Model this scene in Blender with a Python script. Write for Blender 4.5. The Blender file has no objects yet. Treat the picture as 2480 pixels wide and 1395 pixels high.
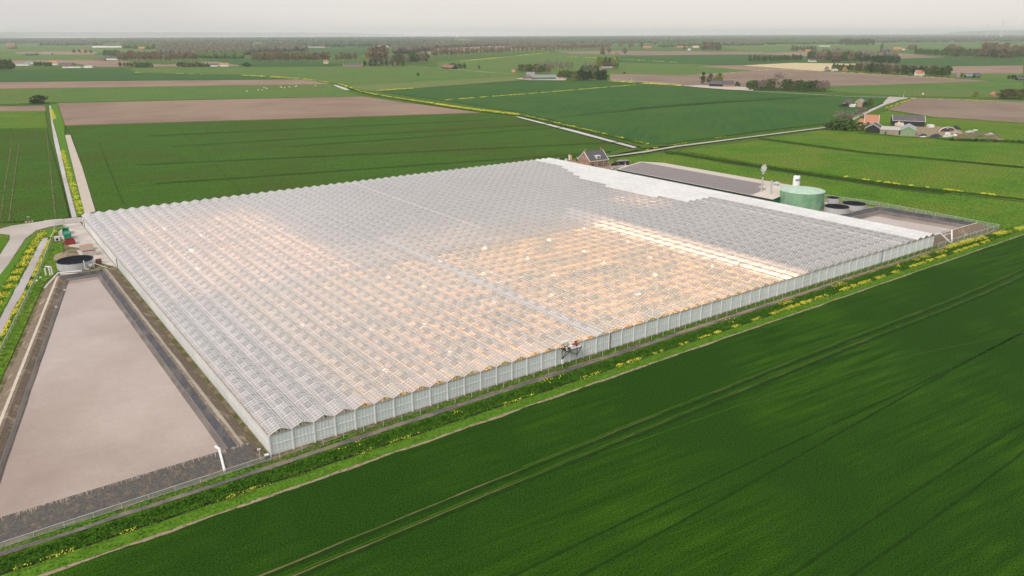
import bpy, math, random
import numpy as np
from mathutils import Vector, Matrix, noise as mnoise
random.seed(7)
R = math.radians
sc = bpy.context.scene
col = sc.collection

# ------------------------------------------------------------------ camera
FPX, PITCH, ROLL, YAW = 1842.22, 0.322954, 0.0021806, 0.629538
CX, CY, CZ = -41.78, -143.25, 84.27
fw = Vector((math.sin(YAW)*math.cos(PITCH), math.cos(YAW)*math.cos(PITCH), -math.sin(PITCH)))
rt = Vector((math.cos(YAW), -math.sin(YAW), 0)); up = rt.cross(fw)
cam = bpy.data.cameras.new('camera'); camo = bpy.data.objects.new('camera', cam); col.objects.link(camo)
cr, sr = math.cos(ROLL), math.sin(ROLL)
r2 = rt*cr + up*sr*-1*-1*0 + rt*0
X = rt*cr - up*sr; Y = rt*sr + up*cr
X = rt*cr + up*(-sr); 
M = Matrix(((X.x, Y.x, -fw.x), (X.y, Y.y, -fw.y), (X.z, Y.z, -fw.z)))
camo.matrix_world = Matrix.Translation((CX, CY, CZ)) @ M.to_4x4()
cam.sensor_width = 36; cam.lens = FPX/2480*36; cam.clip_start = 1; cam.clip_end = 150000
sc.camera = camo
sc.render.resolution_x = 1024; sc.render.resolution_y = 576

def G(u, v, z=0.0):
    """where the line of sight through photo point (u, v) meets height z"""
    a, b = u-1240, v-697.5
    x = cr*a + sr*b; y = -sr*a + cr*b
    d = fw*FPX + rt*x - up*y
    t = (z-CZ)/d.z
    return Vector((CX+d.x*t, CY+d.y*t, z))
def depth(p): return (Vector(p)-Vector((CX, CY, CZ))).dot(fw)

# ------------------------------------------------------------------ sky, sun, exposure
SUN_AZ, SUN_EL = R(-110), R(42)          # sun behind thin cloud, to the west
sundir = Vector((math.sin(SUN_AZ)*math.cos(SUN_EL), math.cos(SUN_AZ)*math.cos(SUN_EL), math.sin(SUN_EL)))
w = bpy.data.worlds.new('World'); sc.world = w; w.use_nodes = True
nt = w.node_tree; N = nt.nodes; Lk = nt.links; N.clear()
out = N.new('ShaderNodeOutputWorld'); add = N.new('ShaderNodeAddShader')
b1 = N.new('ShaderNodeBackground'); b2 = N.new('ShaderNodeBackground')
sky = N.new('ShaderNodeTexSky'); sky.sky_type = 'NISHITA'; sky.sun_disc = False
sky.sun_elevation = SUN_EL; sky.sun_rotation = SUN_AZ; sky.dust_density = 4
Lk.new(sky.outputs[0], b1.inputs[0]); b1.inputs[1].default_value = 0.05*0.35
tc = N.new('ShaderNodeTexCoord')
mp = N.new('ShaderNodeMapping'); mp.inputs['Scale'].default_value = (1.5, 1.5, 7)
nz = N.new('ShaderNodeTexNoise'); nz.inputs['Scale'].default_value = 1.6; nz.inputs['Detail'].default_value = 5
Lk.new(tc.outputs['Generated'], mp.inputs[0]); Lk.new(mp.outputs[0], nz.inputs[0])
cr_ = N.new('ShaderNodeValToRGB'); el = cr_.color_ramp.elements
el[0].position = 0.38; el[0].color = (.57, .555, .56, 1)
el[1].position = 0.62; el[1].color = (.76, .72, .69, 1)
Lk.new(nz.outputs[0], cr_.inputs[0])
# brighter and warmer towards the veiled sun side, greyer overhead
dt = N.new('ShaderNodeVectorMath'); dt.operation = 'DOT_PRODUCT'
dt.inputs[1].default_value = (math.sin(R(58)), math.cos(R(58)), 0.12)
Lk.new(tc.outputs['Generated'], dt.inputs[0])
mr = N.new('ShaderNodeMapRange'); mr.inputs['From Min'].default_value = 0.5; mr.inputs['From Max'].default_value = 1.0
mr.inputs['To Min'].default_value = 0.0; mr.inputs['To Max'].default_value = 1.0
Lk.new(dt.outputs['Value'], mr.inputs[0])
mx = N.new('ShaderNodeMix'); mx.data_type = 'RGBA'; mx.blend_type = 'MIX'
Lk.new(mr.outputs[0], mx.inputs['Factor']); Lk.new(cr_.outputs[0], mx.inputs[6]); mx.inputs[7].default_value = (.80, .75, .70, 1)
Lk.new(mx.outputs[2], b2.inputs[0]); b2.inputs[1].default_value = 0.68
Lk.new(b1.outputs[0], add.inputs[0]); Lk.new(b2.outputs[0], add.inputs[1]); Lk.new(add.outputs[0], out.inputs[0])
sl = bpy.data.lights.new('sun', 'SUN'); so = bpy.data.objects.new('sun', sl); col.objects.link(so)
sl.energy = 1.5; sl.angle = R(22); sl.color = (1, .95, .88)
so.rotation_euler = (-sundir).to_track_quat('-Z', 'Y').to_euler(); so.location = (0, 0, 300)
sc.view_settings.view_transform = 'Standard'; sc.view_settings.look = 'None'
sc.view_settings.exposure = 0.6; sc.view_settings.gamma = 1; sc.view_settings.use_curve_mapping = False
c = sc.cycles
c.use_denoising = True; c.max_bounces = 7; c.diffuse_bounces = 3; c.glossy_bounces = 3; c.transmission_bounces = 4
c.transparent_max_bounces = 40; c.volume_bounces = 2; c.sample_clamp_indirect = 4; c.use_adaptive_sampling = True
c.caustics_reflective = False; c.caustics_refractive = False

# ------------------------------------------------------------------ materials
def mat(name, c1, c2=None, rough=.9, scale=1.0, detail=4, metal=0.0, coord='obj', stretch=None, rot=0,
        bump=0.0, bump_scale=None, c3=None, scale3=0.02, spec=0.3, ramp=(.35, .65), r3=(.45, .6), fine=None):
    if rough == .9: spec = 0.05
    m = bpy.data.materials.new(name); m.use_nodes = True
    nt = m.node_tree; N = nt.nodes; L = nt.links
    bs = N['Principled BSDF']; bs.inputs['Roughness'].default_value = rough; bs.inputs['Metallic'].default_value = metal
    bs.inputs['Specular IOR Level'].default_value = spec
    if coord == 'pos': co = N.new('ShaderNodeNewGeometry').outputs['Position']
    else: co = N.new('ShaderNodeTexCoord').outputs['Object']
    mp = N.new('ShaderNodeMapping'); mp.vector_type = 'POINT'
    mp.inputs['Rotation'].default_value = (0, 0, rot)
    L.new(co, mp.inputs[0]); src = mp.outputs[0]
    if stretch:
        m2 = N.new('ShaderNodeVectorMath'); m2.operation = 'MULTIPLY'; m2.inputs[1].default_value = stretch
        L.new(src, m2.inputs[0]); ssrc = m2.outputs[0]
    else: ssrc = src
    c2 = c2 or tuple(x*.8 for x in c1)
    n = N.new('ShaderNodeTexNoise'); n.inputs['Scale'].default_value = scale; n.inputs['Detail'].default_value = detail
    n.inputs['Roughness'].default_value = .62
    L.new(ssrc, n.inputs[0])
    rp = N.new('ShaderNodeValToRGB'); e = rp.color_ramp.elements
    e[0].position = ramp[0]; e[1].position = ramp[1]; e[0].color = (*c1, 1); e[1].color = (*c2, 1)
    L.new(n.outputs[0], rp.inputs[0]); co_ = rp.outputs[0]
    if c3:
        n3 = N.new('ShaderNodeTexNoise'); n3.inputs['Scale'].default_value = scale3; n3.inputs['Detail'].default_value = 5
        n3.inputs['Roughness'].default_value = .6
        L.new(src, n3.inputs[0])
        mr = N.new('ShaderNodeMapRange'); mr.inputs['From Min'].default_value = r3[0]; mr.inputs['From Max'].default_value = r3[1]
        L.new(n3.outputs[0], mr.inputs[0])
        mx = N.new('ShaderNodeMix'); mx.data_type = 'RGBA'
        L.new(mr.outputs[0], mx.inputs['Factor']); L.new(co_, mx.inputs[6]); mx.inputs[7].default_value = (*c3, 1)
        co_ = mx.outputs[2]
    if fine:
        n4 = N.new('ShaderNodeTexNoise'); n4.inputs['Scale'].default_value = fine[0]; n4.inputs['Detail'].default_value = 3
        L.new(src, n4.inputs[0])
        mr = N.new('ShaderNodeMapRange'); mr.inputs['From Min'].default_value = .3; mr.inputs['From Max'].default_value = .7
        mr.inputs['To Min'].default_value = 1-fine[1]; mr.inputs['To Max'].default_value = 1+fine[1]
        L.new(n4.outputs[0], mr.inputs[0])
        mx = N.new('ShaderNodeMix'); mx.data_type = 'RGBA'; mx.blend_type = 'MULTIPLY'; mx.inputs['Factor'].default_value = 1
        L.new(co_, mx.inputs[6]); L.new(mr.outputs[0], mx.inputs[7]); co_ = mx.outputs[2]
    L.new(co_, bs.inputs['Base Color'])
    if bump:
        nb = N.new('ShaderNodeTexNoise'); nb.inputs['Scale'].default_value = bump_scale or scale*3; nb.inputs['Detail'].default_value = 4
        L.new(ssrc if not bump_scale else src, nb.inputs[0])
        bp = N.new('ShaderNodeBump'); bp.inputs['Strength'].default_value = 1; bp.inputs['Distance'].default_value = bump
        L.new(nb.outputs[0], bp.inputs['Height']); L.new(bp.outputs[0], bs.inputs['Normal'])
    return m

def emis(name, c, s):
    m = bpy.data.materials.new(name); m.use_nodes = True
    b = m.node_tree.nodes['Principled BSDF']; b.inputs['Base Color'].default_value = (*c, 1)
    b.inputs['Emission Color'].default_value = (*c, 1); b.inputs['Emission Strength'].default_value = s
    return m

def glass(name, tint, film, filmcol, ior=1.5, rough=.08):
    """thin glass sheet: clear see-through mixed with its reflection and a whitish film: dust, dew and, on west slopes, painted-in glare"""
    m = bpy.data.materials.new(name); m.use_nodes = True
    nt = m.node_tree; N = nt.nodes; L = nt.links; N.clear()
    o = N.new('ShaderNodeOutputMaterial')
    tr = N.new('ShaderNodeBsdfTransparent'); tr.inputs[0].default_value = (*tint, 1)
    gl = N.new('ShaderNodeBsdfGlossy'); gl.inputs['Roughness'].default_value = rough; gl.inputs[0].default_value = (.95, .95, .97, 1)
    df = N.new('ShaderNodeBsdfDiffuse'); df.inputs[0].default_value = (*filmcol, 1)
    tl = N.new('ShaderNodeBsdfTranslucent'); tl.inputs[0].default_value = (*filmcol, 1)
    m1 = N.new('ShaderNodeMixShader'); m1.inputs[0].default_value = .32
    L.new(df.outputs[0], m1.inputs[1]); L.new(tl.outputs[0], m1.inputs[2])
    g = N.new('ShaderNodeNewGeometry')
    n = N.new('ShaderNodeTexNoise'); n.inputs['Scale'].default_value = .16; n.inputs['Detail'].default_value = 6; n.inputs['Roughness'].default_value = .7
    L.new(g.outputs['Position'], n.inputs[0])
    n2 = N.new('ShaderNodeTexNoise'); n2.inputs['Scale'].default_value = .012; n2.inputs['Detail'].default_value = 2
    L.new(g.outputs['Position'], n2.inputs[0])
    ad = N.new('ShaderNodeMath'); ad.operation = 'ADD'; L.new(n.outputs[0], ad.inputs[0]); L.new(n2.outputs[0], ad.inputs[1])
    mr = N.new('ShaderNodeMapRange'); mr.inputs['From Min'].default_value = .7; mr.inputs['From Max'].default_value = 1.3
    mr.inputs['To Min'].default_value = film*.55; mr.inputs['To Max'].default_value = film*1.5
    L.new(ad.outputs[0], mr.inputs[0])
    sx_ = N.new('ShaderNodeSeparateXYZ'); L.new(g.outputs['Position'], sx_.inputs[0])
    mx_ = N.new('ShaderNodeMapRange'); mx_.inputs['From Min'].default_value = 20; mx_.inputs['From Max'].default_value = 125   # western departments carry more dew and whitening
    mx_.inputs['To Min'].default_value = 1.15; mx_.inputs['To Max'].default_value = .42; L.new(sx_.outputs[0], mx_.inputs[0])
    ml_ = N.new('ShaderNodeMath'); ml_.operation = 'MULTIPLY'; L.new(mr.outputs[0], ml_.inputs[0]); L.new(mx_.outputs[0], ml_.inputs[1])
    m2 = N.new('ShaderNodeMixShader'); L.new(ml_.outputs[0], m2.inputs[0]); L.new(tr.outputs[0], m2.inputs[1]); L.new(m1.outputs[0], m2.inputs[2])
    # two-sided Fresnel of a thin pane (about twice a single surface)
    lw = N.new('ShaderNodeLayerWeight'); lw.inputs['Blend'].default_value = .5
    pw = N.new('ShaderNodeMath'); pw.operation = 'POWER'; L.new(lw.outputs['Facing'], pw.inputs[0]); pw.inputs[1].default_value = 3.2
    sc_ = N.new('ShaderNodeMapRange'); sc_.inputs['To Min'].default_value = .13; sc_.inputs['To Max'].default_value = .98
    L.new(pw.outputs[0], sc_.inputs[0])
    m3 = N.new('ShaderNodeMixShader'); L.new(sc_.outputs[0], m3.inputs[0]); L.new(m2.outputs[0], m3.inputs[1]); L.new(gl.outputs[0], m3.inputs[2])
    L.new(m3.outputs[0], o.inputs[0])
    return m

def water(name, c1, c2, rough=.12, scale=.03):
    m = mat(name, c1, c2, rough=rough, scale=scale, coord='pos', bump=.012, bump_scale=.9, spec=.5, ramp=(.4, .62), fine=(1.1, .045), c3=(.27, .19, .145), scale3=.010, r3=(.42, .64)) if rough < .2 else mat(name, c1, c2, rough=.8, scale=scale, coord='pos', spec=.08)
    return m

MT = {}
def addm(k, m): MT[k] = m; return m
RA = 0.0
addm('near_crop', mat('near_crop', (.014, .053, .002), (.035, .096, .004), coord='pos', scale=.32, ramp=(.38, .62), detail=8, stretch=(.10, 1.5, 1), rot=R(4), c3=(.017, .059, .003), scale3=.015, bump=.2, bump_scale=4.5, fine=(3.2, .7)))
addm('crop', mat('crop', (.034, .090, .008), (.058, .134, .011), coord='pos', scale=.5, detail=6, stretch=(.05, 1.0, 1), rot=R(-2), c3=(.052, .095, .009), scale3=.012, bump=.12, bump_scale=2.0, fine=(.9, .6)))
addm('crop_blue', mat('crop_blue', (.028, .092, .020), (.042, .115, .022), coord='pos', scale=.2, stretch=(1, .06, 1), rot=R(50), c3=(.048, .115, .018), scale3=.01, fine=(.8, .3)))
addm('pasture', mat('pasture', (.060, .145, .009), (.092, .19, .013), coord='pos', scale=.06, detail=8, c3=(.115, .175, .018), scale3=.02, bump=.2, bump_scale=1.2, fine=(.9, .6)))
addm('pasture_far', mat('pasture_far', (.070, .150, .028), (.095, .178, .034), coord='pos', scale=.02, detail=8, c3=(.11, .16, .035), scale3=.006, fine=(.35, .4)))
addm('grass', mat('grass', (.040, .110, .010), (.075, .155, .014), coord='pos', scale=.5, detail=8, c3=(.090, .125, .030), scale3=.15, bump=.2, bump_scale=2.5, fine=(2, .65)))
addm('rough_grass', mat('rough_grass', (.060, .100, .020), (.150, .125, .060), coord='pos', scale=.8, detail=8, c3=(.24, .19, .13), scale3=.25, bump=.1, bump_scale=3, fine=(4, .3)))
addm('meadow', mat('meadow', (.11, .17, .04), (.17, .19, .07), coord='pos', scale=.04, detail=8, fine=(.5, .3)))
addm('soil', mat('soil', (.27, .19, .14), (.31, .225, .17), coord='pos', scale=.15, detail=6, stretch=(.1, 1, 1), rot=R(3), c3=(.235, .165, .125), scale3=.008, fine=(.9, .2)))
addm('soil_dark', mat('soil_dark', (.20, .145, .115), (.24, .175, .135), coord='pos', scale=.15, stretch=(1, .1, 1), rot=R(35), c3=(.26, .2, .15), scale3=.008, fine=(.9, .22)))
addm('straw', mat('straw', (.52, .42, .24), (.58, .48, .29), coord='pos', scale=.05))
addm('dirt', mat('dirt', (.36, .28, .20), (.24, .19, .13), coord='pos', scale=.7, detail=7, c3=(.07, .11, .03), scale3=.9, r3=(.55, .68), bump=.05, fine=(4, .25)))
addm('track_faint', mat('track_faint', (.026, .070, .006), (.042, .098, .009), coord='pos', scale=.1))
addm('track_light', mat('track_light', (.030, .080, .006), (.055, .115, .010), coord='pos', scale=.5, detail=4))
addm('track_dark', mat('track_dark', (.010, .036, .003), (.018, .05, .005), coord='pos', scale=.5))
addm('wheel_rut', mat('wheel_rut', (.09, .105, .03), (.17, .14, .07), coord='pos', scale=.35, detail=5, c3=(.05, .09, .012), scale3=.03))
addm('dirt_pale', mat('dirt_pale', (.55, .49, .42), (.46, .40, .33), coord='pos', scale=.5, detail=7, fine=(2, .12)))
addm('road', mat('road', (.44, .40, .37), (.50, .46, .42), coord='pos', scale=.15, detail=7, c3=(.40, .36, .33), scale3=.04, fine=(2, .08)))
addm('yard', mat('yard', (.50, .45, .40), (.42, .37, .33), coord='pos', scale=.25, detail=7, c3=(.58, .54, .50), scale3=.12, fine=(2, .1)))
addm('gravel', mat('gravel', (.09, .085, .085), (.16, .15, .14), coord='pos', scale=3, detail=6, c3=(.22, .19, .15), scale3=.12, fine=(6, .3)))
addm('embank', mat('embank', (.17, .13, .10), (.24, .19, .14), coord='pos', scale=1.2, detail=8, c3=(.40, .33, .24), scale3=.3, r3=(.55, .72), bump=.1, fine=(4, .3)))
addm('liner', mat('liner', (.045, .046, .055), (.075, .075, .085), coord='pos', scale=.8, detail=6, stretch=(1, .3, 1), rough=.55, c3=(.16, .14, .12), scale3=.25, r3=(.52, .75), fine=(3, .25)))
addm('liner_mid', mat('liner_mid', (.22, .2, .18), (.15, .13, .12), coord='pos', scale=.4, detail=7, rough=.7))
addm('liner_bot', mat('liner_bot', (.15, .13, .115), (.12, .105, .095), coord='pos', scale=.25, detail=5, rough=.7, c3=(.19, .16, .14), scale3=.12, fine=(3, .1)))
addm('liner_out', mat('liner_out', (.085, .078, .074), (.12, .108, .10), coord='pos', scale=2.2, detail=9, rough=.8, c3=(.20, .155, .10), scale3=.9, r3=(.52, .70), fine=(7, .5)))
addm('water_basin', water('water_basin', (.42, .335, .29), (.47, .385, .34), rough=.06))  # murky tone with the sky's reflection painted in
addm('water_canal', water('water_canal', (.40, .37, .36), (.46, .42, .41)))  # light grey base colour stands in for reflected sky
addm('water_dark', water('water_dark', (.020, .018, .012), (.035, .03, .02), rough=.25))
addm('sea', mat('sea', (.45, .44, .44), (.5, .48, .48), rough=.4, coord='pos', scale=.001))
addm('veg', mat('veg', (.030, .100, .008), (.075, .165, .014), coord='pos', scale=1.5, detail=5))
addm('veg_light', mat('veg_light', (.06, .16, .012), (.12, .23, .02), coord='pos', scale=1.5, detail=5))
addm('yellow', mat('yellow', (.66, .60, .05), (.74, .70, .10), coord='pos', scale=2))
addm('reed', mat('reed', (.12, .12, .035), (.20, .17, .06), coord='pos', scale=.8))
addm('bark', mat('bark', (.12, .10, .08), (.2, .17, .14), scale=3))
for k, a, b in (('leaf_green', (.050, .105, .024), (.10, .16, .04)), ('leaf_olive', (.10, .115, .04), (.17, .165, .065)),
                ('leaf_brown', (.21, .165, .10), (.30, .24, .15)), ('leaf_dark', (.022, .055, .02), (.05, .09, .03)),
                ('leaf_lime', (.17, .21, .045), (.26, .28, .08)), ('leaf_bare', (.20, .155, .13), (.30, .24, .20)),
                ('leaf_pink', (.30, .20, .20), (.40, .28, .27)), ('leaf_yellow', (.42, .34, .12), (.5, .42, .18)),
                ('leaf_far', (.055, .085, .055), (.105, .125, .085))):  # leaf_far is greyed: some distance haze put into its colour
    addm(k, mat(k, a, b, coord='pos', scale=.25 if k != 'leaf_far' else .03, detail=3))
addm('leaf_wood', mat('leaf_wood', (.085, .09, .06), (.15, .135, .095), coord='pos', scale=.03, detail=3))
addm('alu', mat('alu', (.62, .62, .62), (.5, .5, .51), rough=.5, scale=.5))
addm('white_steel', mat('white_steel', (.78, .77, .75), (.70, .69, .67), rough=.5, scale=.5))
addm('white_bar', mat('white_bar', (.86, .85, .84), (.80, .79, .78), rough=.5))
addm('gutter', mat('gutter', (.60, .585, .57), (.46, .44, .42), coord='pos', rough=.6, scale=.6))
addm('vent_frame', mat('vent_frame', (.30, .28, .27), (.42, .40, .38), rough=.6))
addm('rust_edge', mat('rust_edge', (.30, .23, .19), (.42, .36, .32), coord='pos', rough=.7, scale=.9))
addm('white_wall', mat('white_wall', (.78, .79, .78), (.70, .71, .70), coord='pos', scale=.4, stretch=(1, 1, .2), rough=.45, c3=(.64, .66, .66), scale3=.04, fine=(3, .04)))
addm('south_pane', mat('south_pane', (.60, .68, .68), (.70, .76, .755), coord='pos', scale=.25, detail=6, rough=.18, spec=.5, c3=(.56, .63, .64), scale3=.03))
addm('screen_white', mat('screen_white', (.80, .80, .79), (.74, .74, .73), coord='pos', scale=.1, rough=.7))
addm('white_roof', mat('white_roof', (.64, .64, .63), (.54, .54, .53), coord='pos', scale=.12, detail=6, rough=.25, spec=.6))
addm('concrete', mat('concrete', (.42, .39, .35), (.52, .48, .43), coord='pos', scale=1.2, detail=7, fine=(6, .15)))
addm('plinth', mat('plinth', (.40, .35, .30), (.28, .25, .21), coord='pos', scale=1.0, detail=7))
addm('crop_ochre', mat('crop_ochre', (.26, .19, .075), (.42, .32, .15), coord='pos', scale=.55, detail=6, c3=(.12, .13, .04), scale3=.1, fine=(3, .4)))
addm('crop_peach', mat('crop_peach', (.40, .32, .25), (.52, .43, .36), coord='pos', scale=.55, detail=6, c3=(.26, .22, .15), scale3=.1, fine=(3, .3)))
addm('crop_grey', mat('crop_grey', (.26, .235, .21), (.44, .40, .365), coord='pos', scale=.55, detail=6, c3=(.17, .17, .13), scale3=.1, fine=(3, .4)))
addm('crop_pale', mat('crop_pale', (.40, .36, .33), (.62, .57, .535), coord='pos', scale=.55, detail=6, c3=(.34, .33, .27), scale3=.1, fine=(3, .3)))
addm('green_clad', mat('green_clad', (.19, .36, .22), (.23, .41, .25), coord='pos', scale=1.0, stretch=(1, 1, .08), rough=.5, c3=(.15, .31, .19), scale3=.2))
addm('green_roof', mat('green_roof', (.40, .60, .45), (.46, .65, .50), coord='pos', scale=.5, rough=.6, c3=(.42, .5, .44), scale3=.3))
addm('green_dark', mat('green_dark', (.03, .12, .07), (.04, .14, .08), rough=.5))
addm('white_paint', mat('white_paint', (.80, .79, .77), (.74, .73, .71), rough=.5, scale=.8))
addm('white_pipe', mat('white_pipe', (.80, .80, .80), (.72, .72, .72), rough=.4))
addm('blue', mat('blue', (.02, .08, .40), rough=.5))
addm('orange_paint', mat('orange_paint', (.75, .33, .10), rough=.6))
addm('brick', mat('brick', (.30, .165, .11), (.36, .205, .14), scale=3, detail=6, stretch=(1, 1, 4), fine=(5, .15)))
addm('brick_pale', mat('brick_pale', (.38, .28, .19), (.44, .33, .23), scale=3, stretch=(1, 1, 4)))
addm('slate', mat('slate', (.085, .082, .09), (.115, .11, .12), scale=2, stretch=(1, 4, 4), rough=.7, fine=(5, .15)))
addm('roof_grey', mat('roof_grey', (.22, .22, .23), (.28, .27, .28), scale=1, rough=.7))
addm('roof_dark', mat('roof_dark', (.095, .085, .085), (.13, .115, .115), scale=1, rough=.7))
addm('roof_orange', mat('roof_orange', (.40, .175, .10), (.50, .235, .14), scale=1.5, rough=.8, stretch=(1, 3, 3)))
addm('black_clad', mat('black_clad', (.018, .022, .024), (.03, .033, .035), scale=1, rough=.7))
addm('dark', mat('dark', (.02, .02, .022), (.03, .03, .03), rough=.4))
addm('cover_black', mat('cover_black', (.008, .010, .018), (.014, .016, .024), rough=.9, scale=.6))
addm('galv', mat('galv', (.42, .43, .44), (.52, .53, .54), scale=1, stretch=(1, 1, .2), rough=.45))
addm('window', mat('window', (.05, .06, .07), (.08, .09, .1), rough=.1, spec=.6))
addm('solar', mat('solar', (.17, .14, .14), (.21, .175, .17), rough=.3, spec=.6, scale=.3))
addm('tan_roof', mat('tan_roof', (.62, .56, .49), (.55, .49, .43), coord='pos', scale=.4))
addm('stone', mat('stone', (.36, .31, .26), (.27, .235, .2), coord='pos', scale=.6, detail=6))
addm('pile_black', mat('pile_black', (.015, .016, .02), (.035, .036, .045), scale=1.2, rough=.6))
addm('wood', mat('wood', (.42, .30, .18), (.30, .2, .12), scale=2))
addm('red', mat('red', (.34, .045, .035), (.25, .04, .03), scale=1.5, rough=.5))
addm('red_sign', mat('red_sign', (.60, .04, .03), rough=.5))
addm('green_box', mat('green_box', (.02, .26, .14), (.015, .2, .11), scale=1, rough=.5))
addm('rubber', mat('rubber', (.02, .02, .02), rough=.9))
addm('hill', mat('hill', (.10, .12, .09), (.14, .14, .11), coord='pos', scale=.002))
addm('mesh_wire', mat('mesh_wire', (.45, .48, .46), rough=.5))
addm('glass_west_glare', glass('glass_west_glare', (.93, .92, .91), .44, (.93, .86, .84)))  # west slopes: bright sky glare put into the whiter film
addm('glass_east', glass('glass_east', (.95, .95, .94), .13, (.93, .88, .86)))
addm('glass_gable', glass('glass_gable', (.90, .91, .90), .05, (.8, .8, .78)))
def netting():
    m = bpy.data.materials.new('netting'); m.use_nodes = True
    N = m.node_tree.nodes; L = m.node_tree.links
    b = N['Principled BSDF']; b.inputs['Base Color'].default_value = (.42, .45, .42, 1); b.inputs['Alpha'].default_value = .28
    return m
addm('netting', netting())

# ------------------------------------------------------------------ mesh helpers
class MB:
    def __init__(s): s.v = []; s.f = []
    def add(s, vs, fs):
        o = len(s.v); s.v += [tuple(p) for p in vs]; s.f += [tuple(i+o for i in f) for f in fs]; return s
    def quad(s, a, b, c, d): return s.add((a, b, c, d), ((0, 1, 2, 3),))
    def box(s, x0, y0, z0, x1, y1, z1):
        return s.add(((x0,y0,z0),(x1,y0,z0),(x1,y1,z0),(x0,y1,z0),(x0,y0,z1),(x1,y0,z1),(x1,y1,z1),(x0,y1,z1)),
                     ((3,2,1,0),(4,5,6,7),(0,1,5,4),(1,2,6,5),(2,3,7,6),(3,0,4,7)))
    def bar(s, a, b, w, h=None, upv=(0,0,1)):
        h = h or w; a = Vector(a); b = Vector(b); d = (b-a).normalized(); u = Vector(upv)
        if abs(d.dot(u)) > .95: u = Vector((1, 0, 0))
        sx = d.cross(u).normalized()*w/2; sz = d.cross(sx).normalized()*h/2
        vs = [a-sx-sz, a+sx-sz, a+sx+sz, a-sx+sz, b-sx-sz, b+sx-sz, b+sx+sz, b-sx+sz]
        return s.add(vs, ((3,2,1,0),(4,5,6,7),(0,1,5,4),(1,2,6,5),(2,3,7,6),(3,0,4,7)))
    def tube(s, pts, r, n=8, cap=True):
        pts = [Vector(p) for p in pts]; rs = r if isinstance(r, (list, tuple)) else [r]*len(pts)
        o = len(s.v)
        for i, p in enumerate(pts):
            d = (pts[min(i+1, len(pts)-1)]-pts[max(i-1, 0)]).normalized()
            u = Vector((0, 0, 1)) if abs(d.z) < .9 else Vector((1, 0, 0))
            a = d.cross(u).normalized(); b = d.cross(a)
            for k in range(n):
                t = 2*math.pi*k/n; s.v.append(tuple(p+a*math.cos(t)*rs[i]+b*math.sin(t)*rs[i]))
        for i in range(len(pts)-1):
            for k in range(n):
                s.f.append((o+i*n+k, o+i*n+(k+1)%n, o+(i+1)*n+(k+1)%n, o+(i+1)*n+k))
        if cap:
            s.f.append(tuple(o+k for k in range(n-1, -1, -1))); s.f.append(tuple(o+(len(pts)-1)*n+k for k in range(n)))
        return s
    def lathe(s, prof, cx=0, cy=0, n=32):
        o = len(s.v)
        for r, z in prof:
            for k in range(n):
                t = 2*math.pi*k/n; s.v.append((cx+r*math.cos(t), cy+r*math.sin(t), z))
        for i in range(len(prof)-1):
            for k in range(n):
                s.f.append((o+i*n+k, o+i*n+(k+1)%n, o+(i+1)*n+(k+1)%n, o+(i+1)*n+k))
        return s
    def mesh(s, name, m, smooth=False):
        me = bpy.data.meshes.new(name); me.from_pydata(s.v, [], s.f)
        if m: me.materials.append(MT[m] if isinstance(m, str) else m)
        if smooth: me.polygons.foreach_set('use_smooth', [True]*len(me.polygons))
        me.update(); return me
    def obj(s, name, m, parent=None, smooth=False, **kw):
        o = bpy.data.objects.new(name, s.mesh(name, m, smooth)); col.objects.link(o)
        if parent: o.parent = parent
        for k, v in kw.items(): o[k] = v
        return o

def npmesh(name, V, F, m, smooth=False):
    """V (n,3) and F (k,4) or (k,3) arrays"""
    me = bpy.data.meshes.new(name); V = np.asarray(V, np.float32); F = np.asarray(F, np.int32)
    k = F.shape[1]
    me.vertices.add(len(V)); me.vertices.foreach_set('co', V.ravel())
    me.loops.add(F.size); me.loops.foreach_set('vertex_index', F.ravel())
    me.polygons.add(len(F)); me.polygons.foreach_set('loop_start', np.arange(0, F.size, k, dtype=np.int32))
    me.polygons.foreach_set('loop_total', np.full(len(F), k, np.int32))
    if smooth: me.polygons.foreach_set('use_smooth', [True]*len(F))
    me.materials.append(MT[m]); me.update(calc_edges=True); return me
def link(name, me, parent=None, loc=None, **kw):
    o = bpy.data.objects.new(name, me); col.objects.link(o)
    if parent: o.parent = parent
    if loc is not None: o.location = loc
    for k, v in kw.items(): o[k] = v
    return o
def thing(name, label, cat, loc=(0, 0, 0), rz=0, group=None):
    o = bpy.data.objects.new(name, None); col.objects.link(o); o.empty_display_size = .5
    o.location = loc; o.rotation_euler = (0, 0, rz); o['label'] = label; o['category'] = cat
    if group: o['group'] = group
    return o
def tag(o, label, cat, group=None):
    o['label'] = label; o['category'] = cat
    if group: o['group'] = group
    return o
def copy_tree(o, parent=None):
    c_ = o.copy(); col.objects.link(c_); c_.parent = parent
    for ch in o.children: copy_tree(ch, c_)
    return c_
ORD = ['first','second','third','fourth','fifth','sixth','seventh','eighth','ninth','tenth','eleventh','twelfth','thirteenth','fourteenth','fifteenth','sixteenth','seventeenth','eighteenth','nineteenth']
def ordw(i):
    if i < 19: return ORD[i]
    n = i+1; T = ['','','twenty','thirty','forty','fifty','sixty','seventy','eighty','ninety']
    return (T[n//10]+'-'+ORD[n%10-1]) if n % 10 else {20:'twentieth',30:'thirtieth',40:'fortieth',50:'fiftieth',60:'sixtieth',70:'seventieth',80:'eightieth',90:'ninetieth'}[n]

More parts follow.
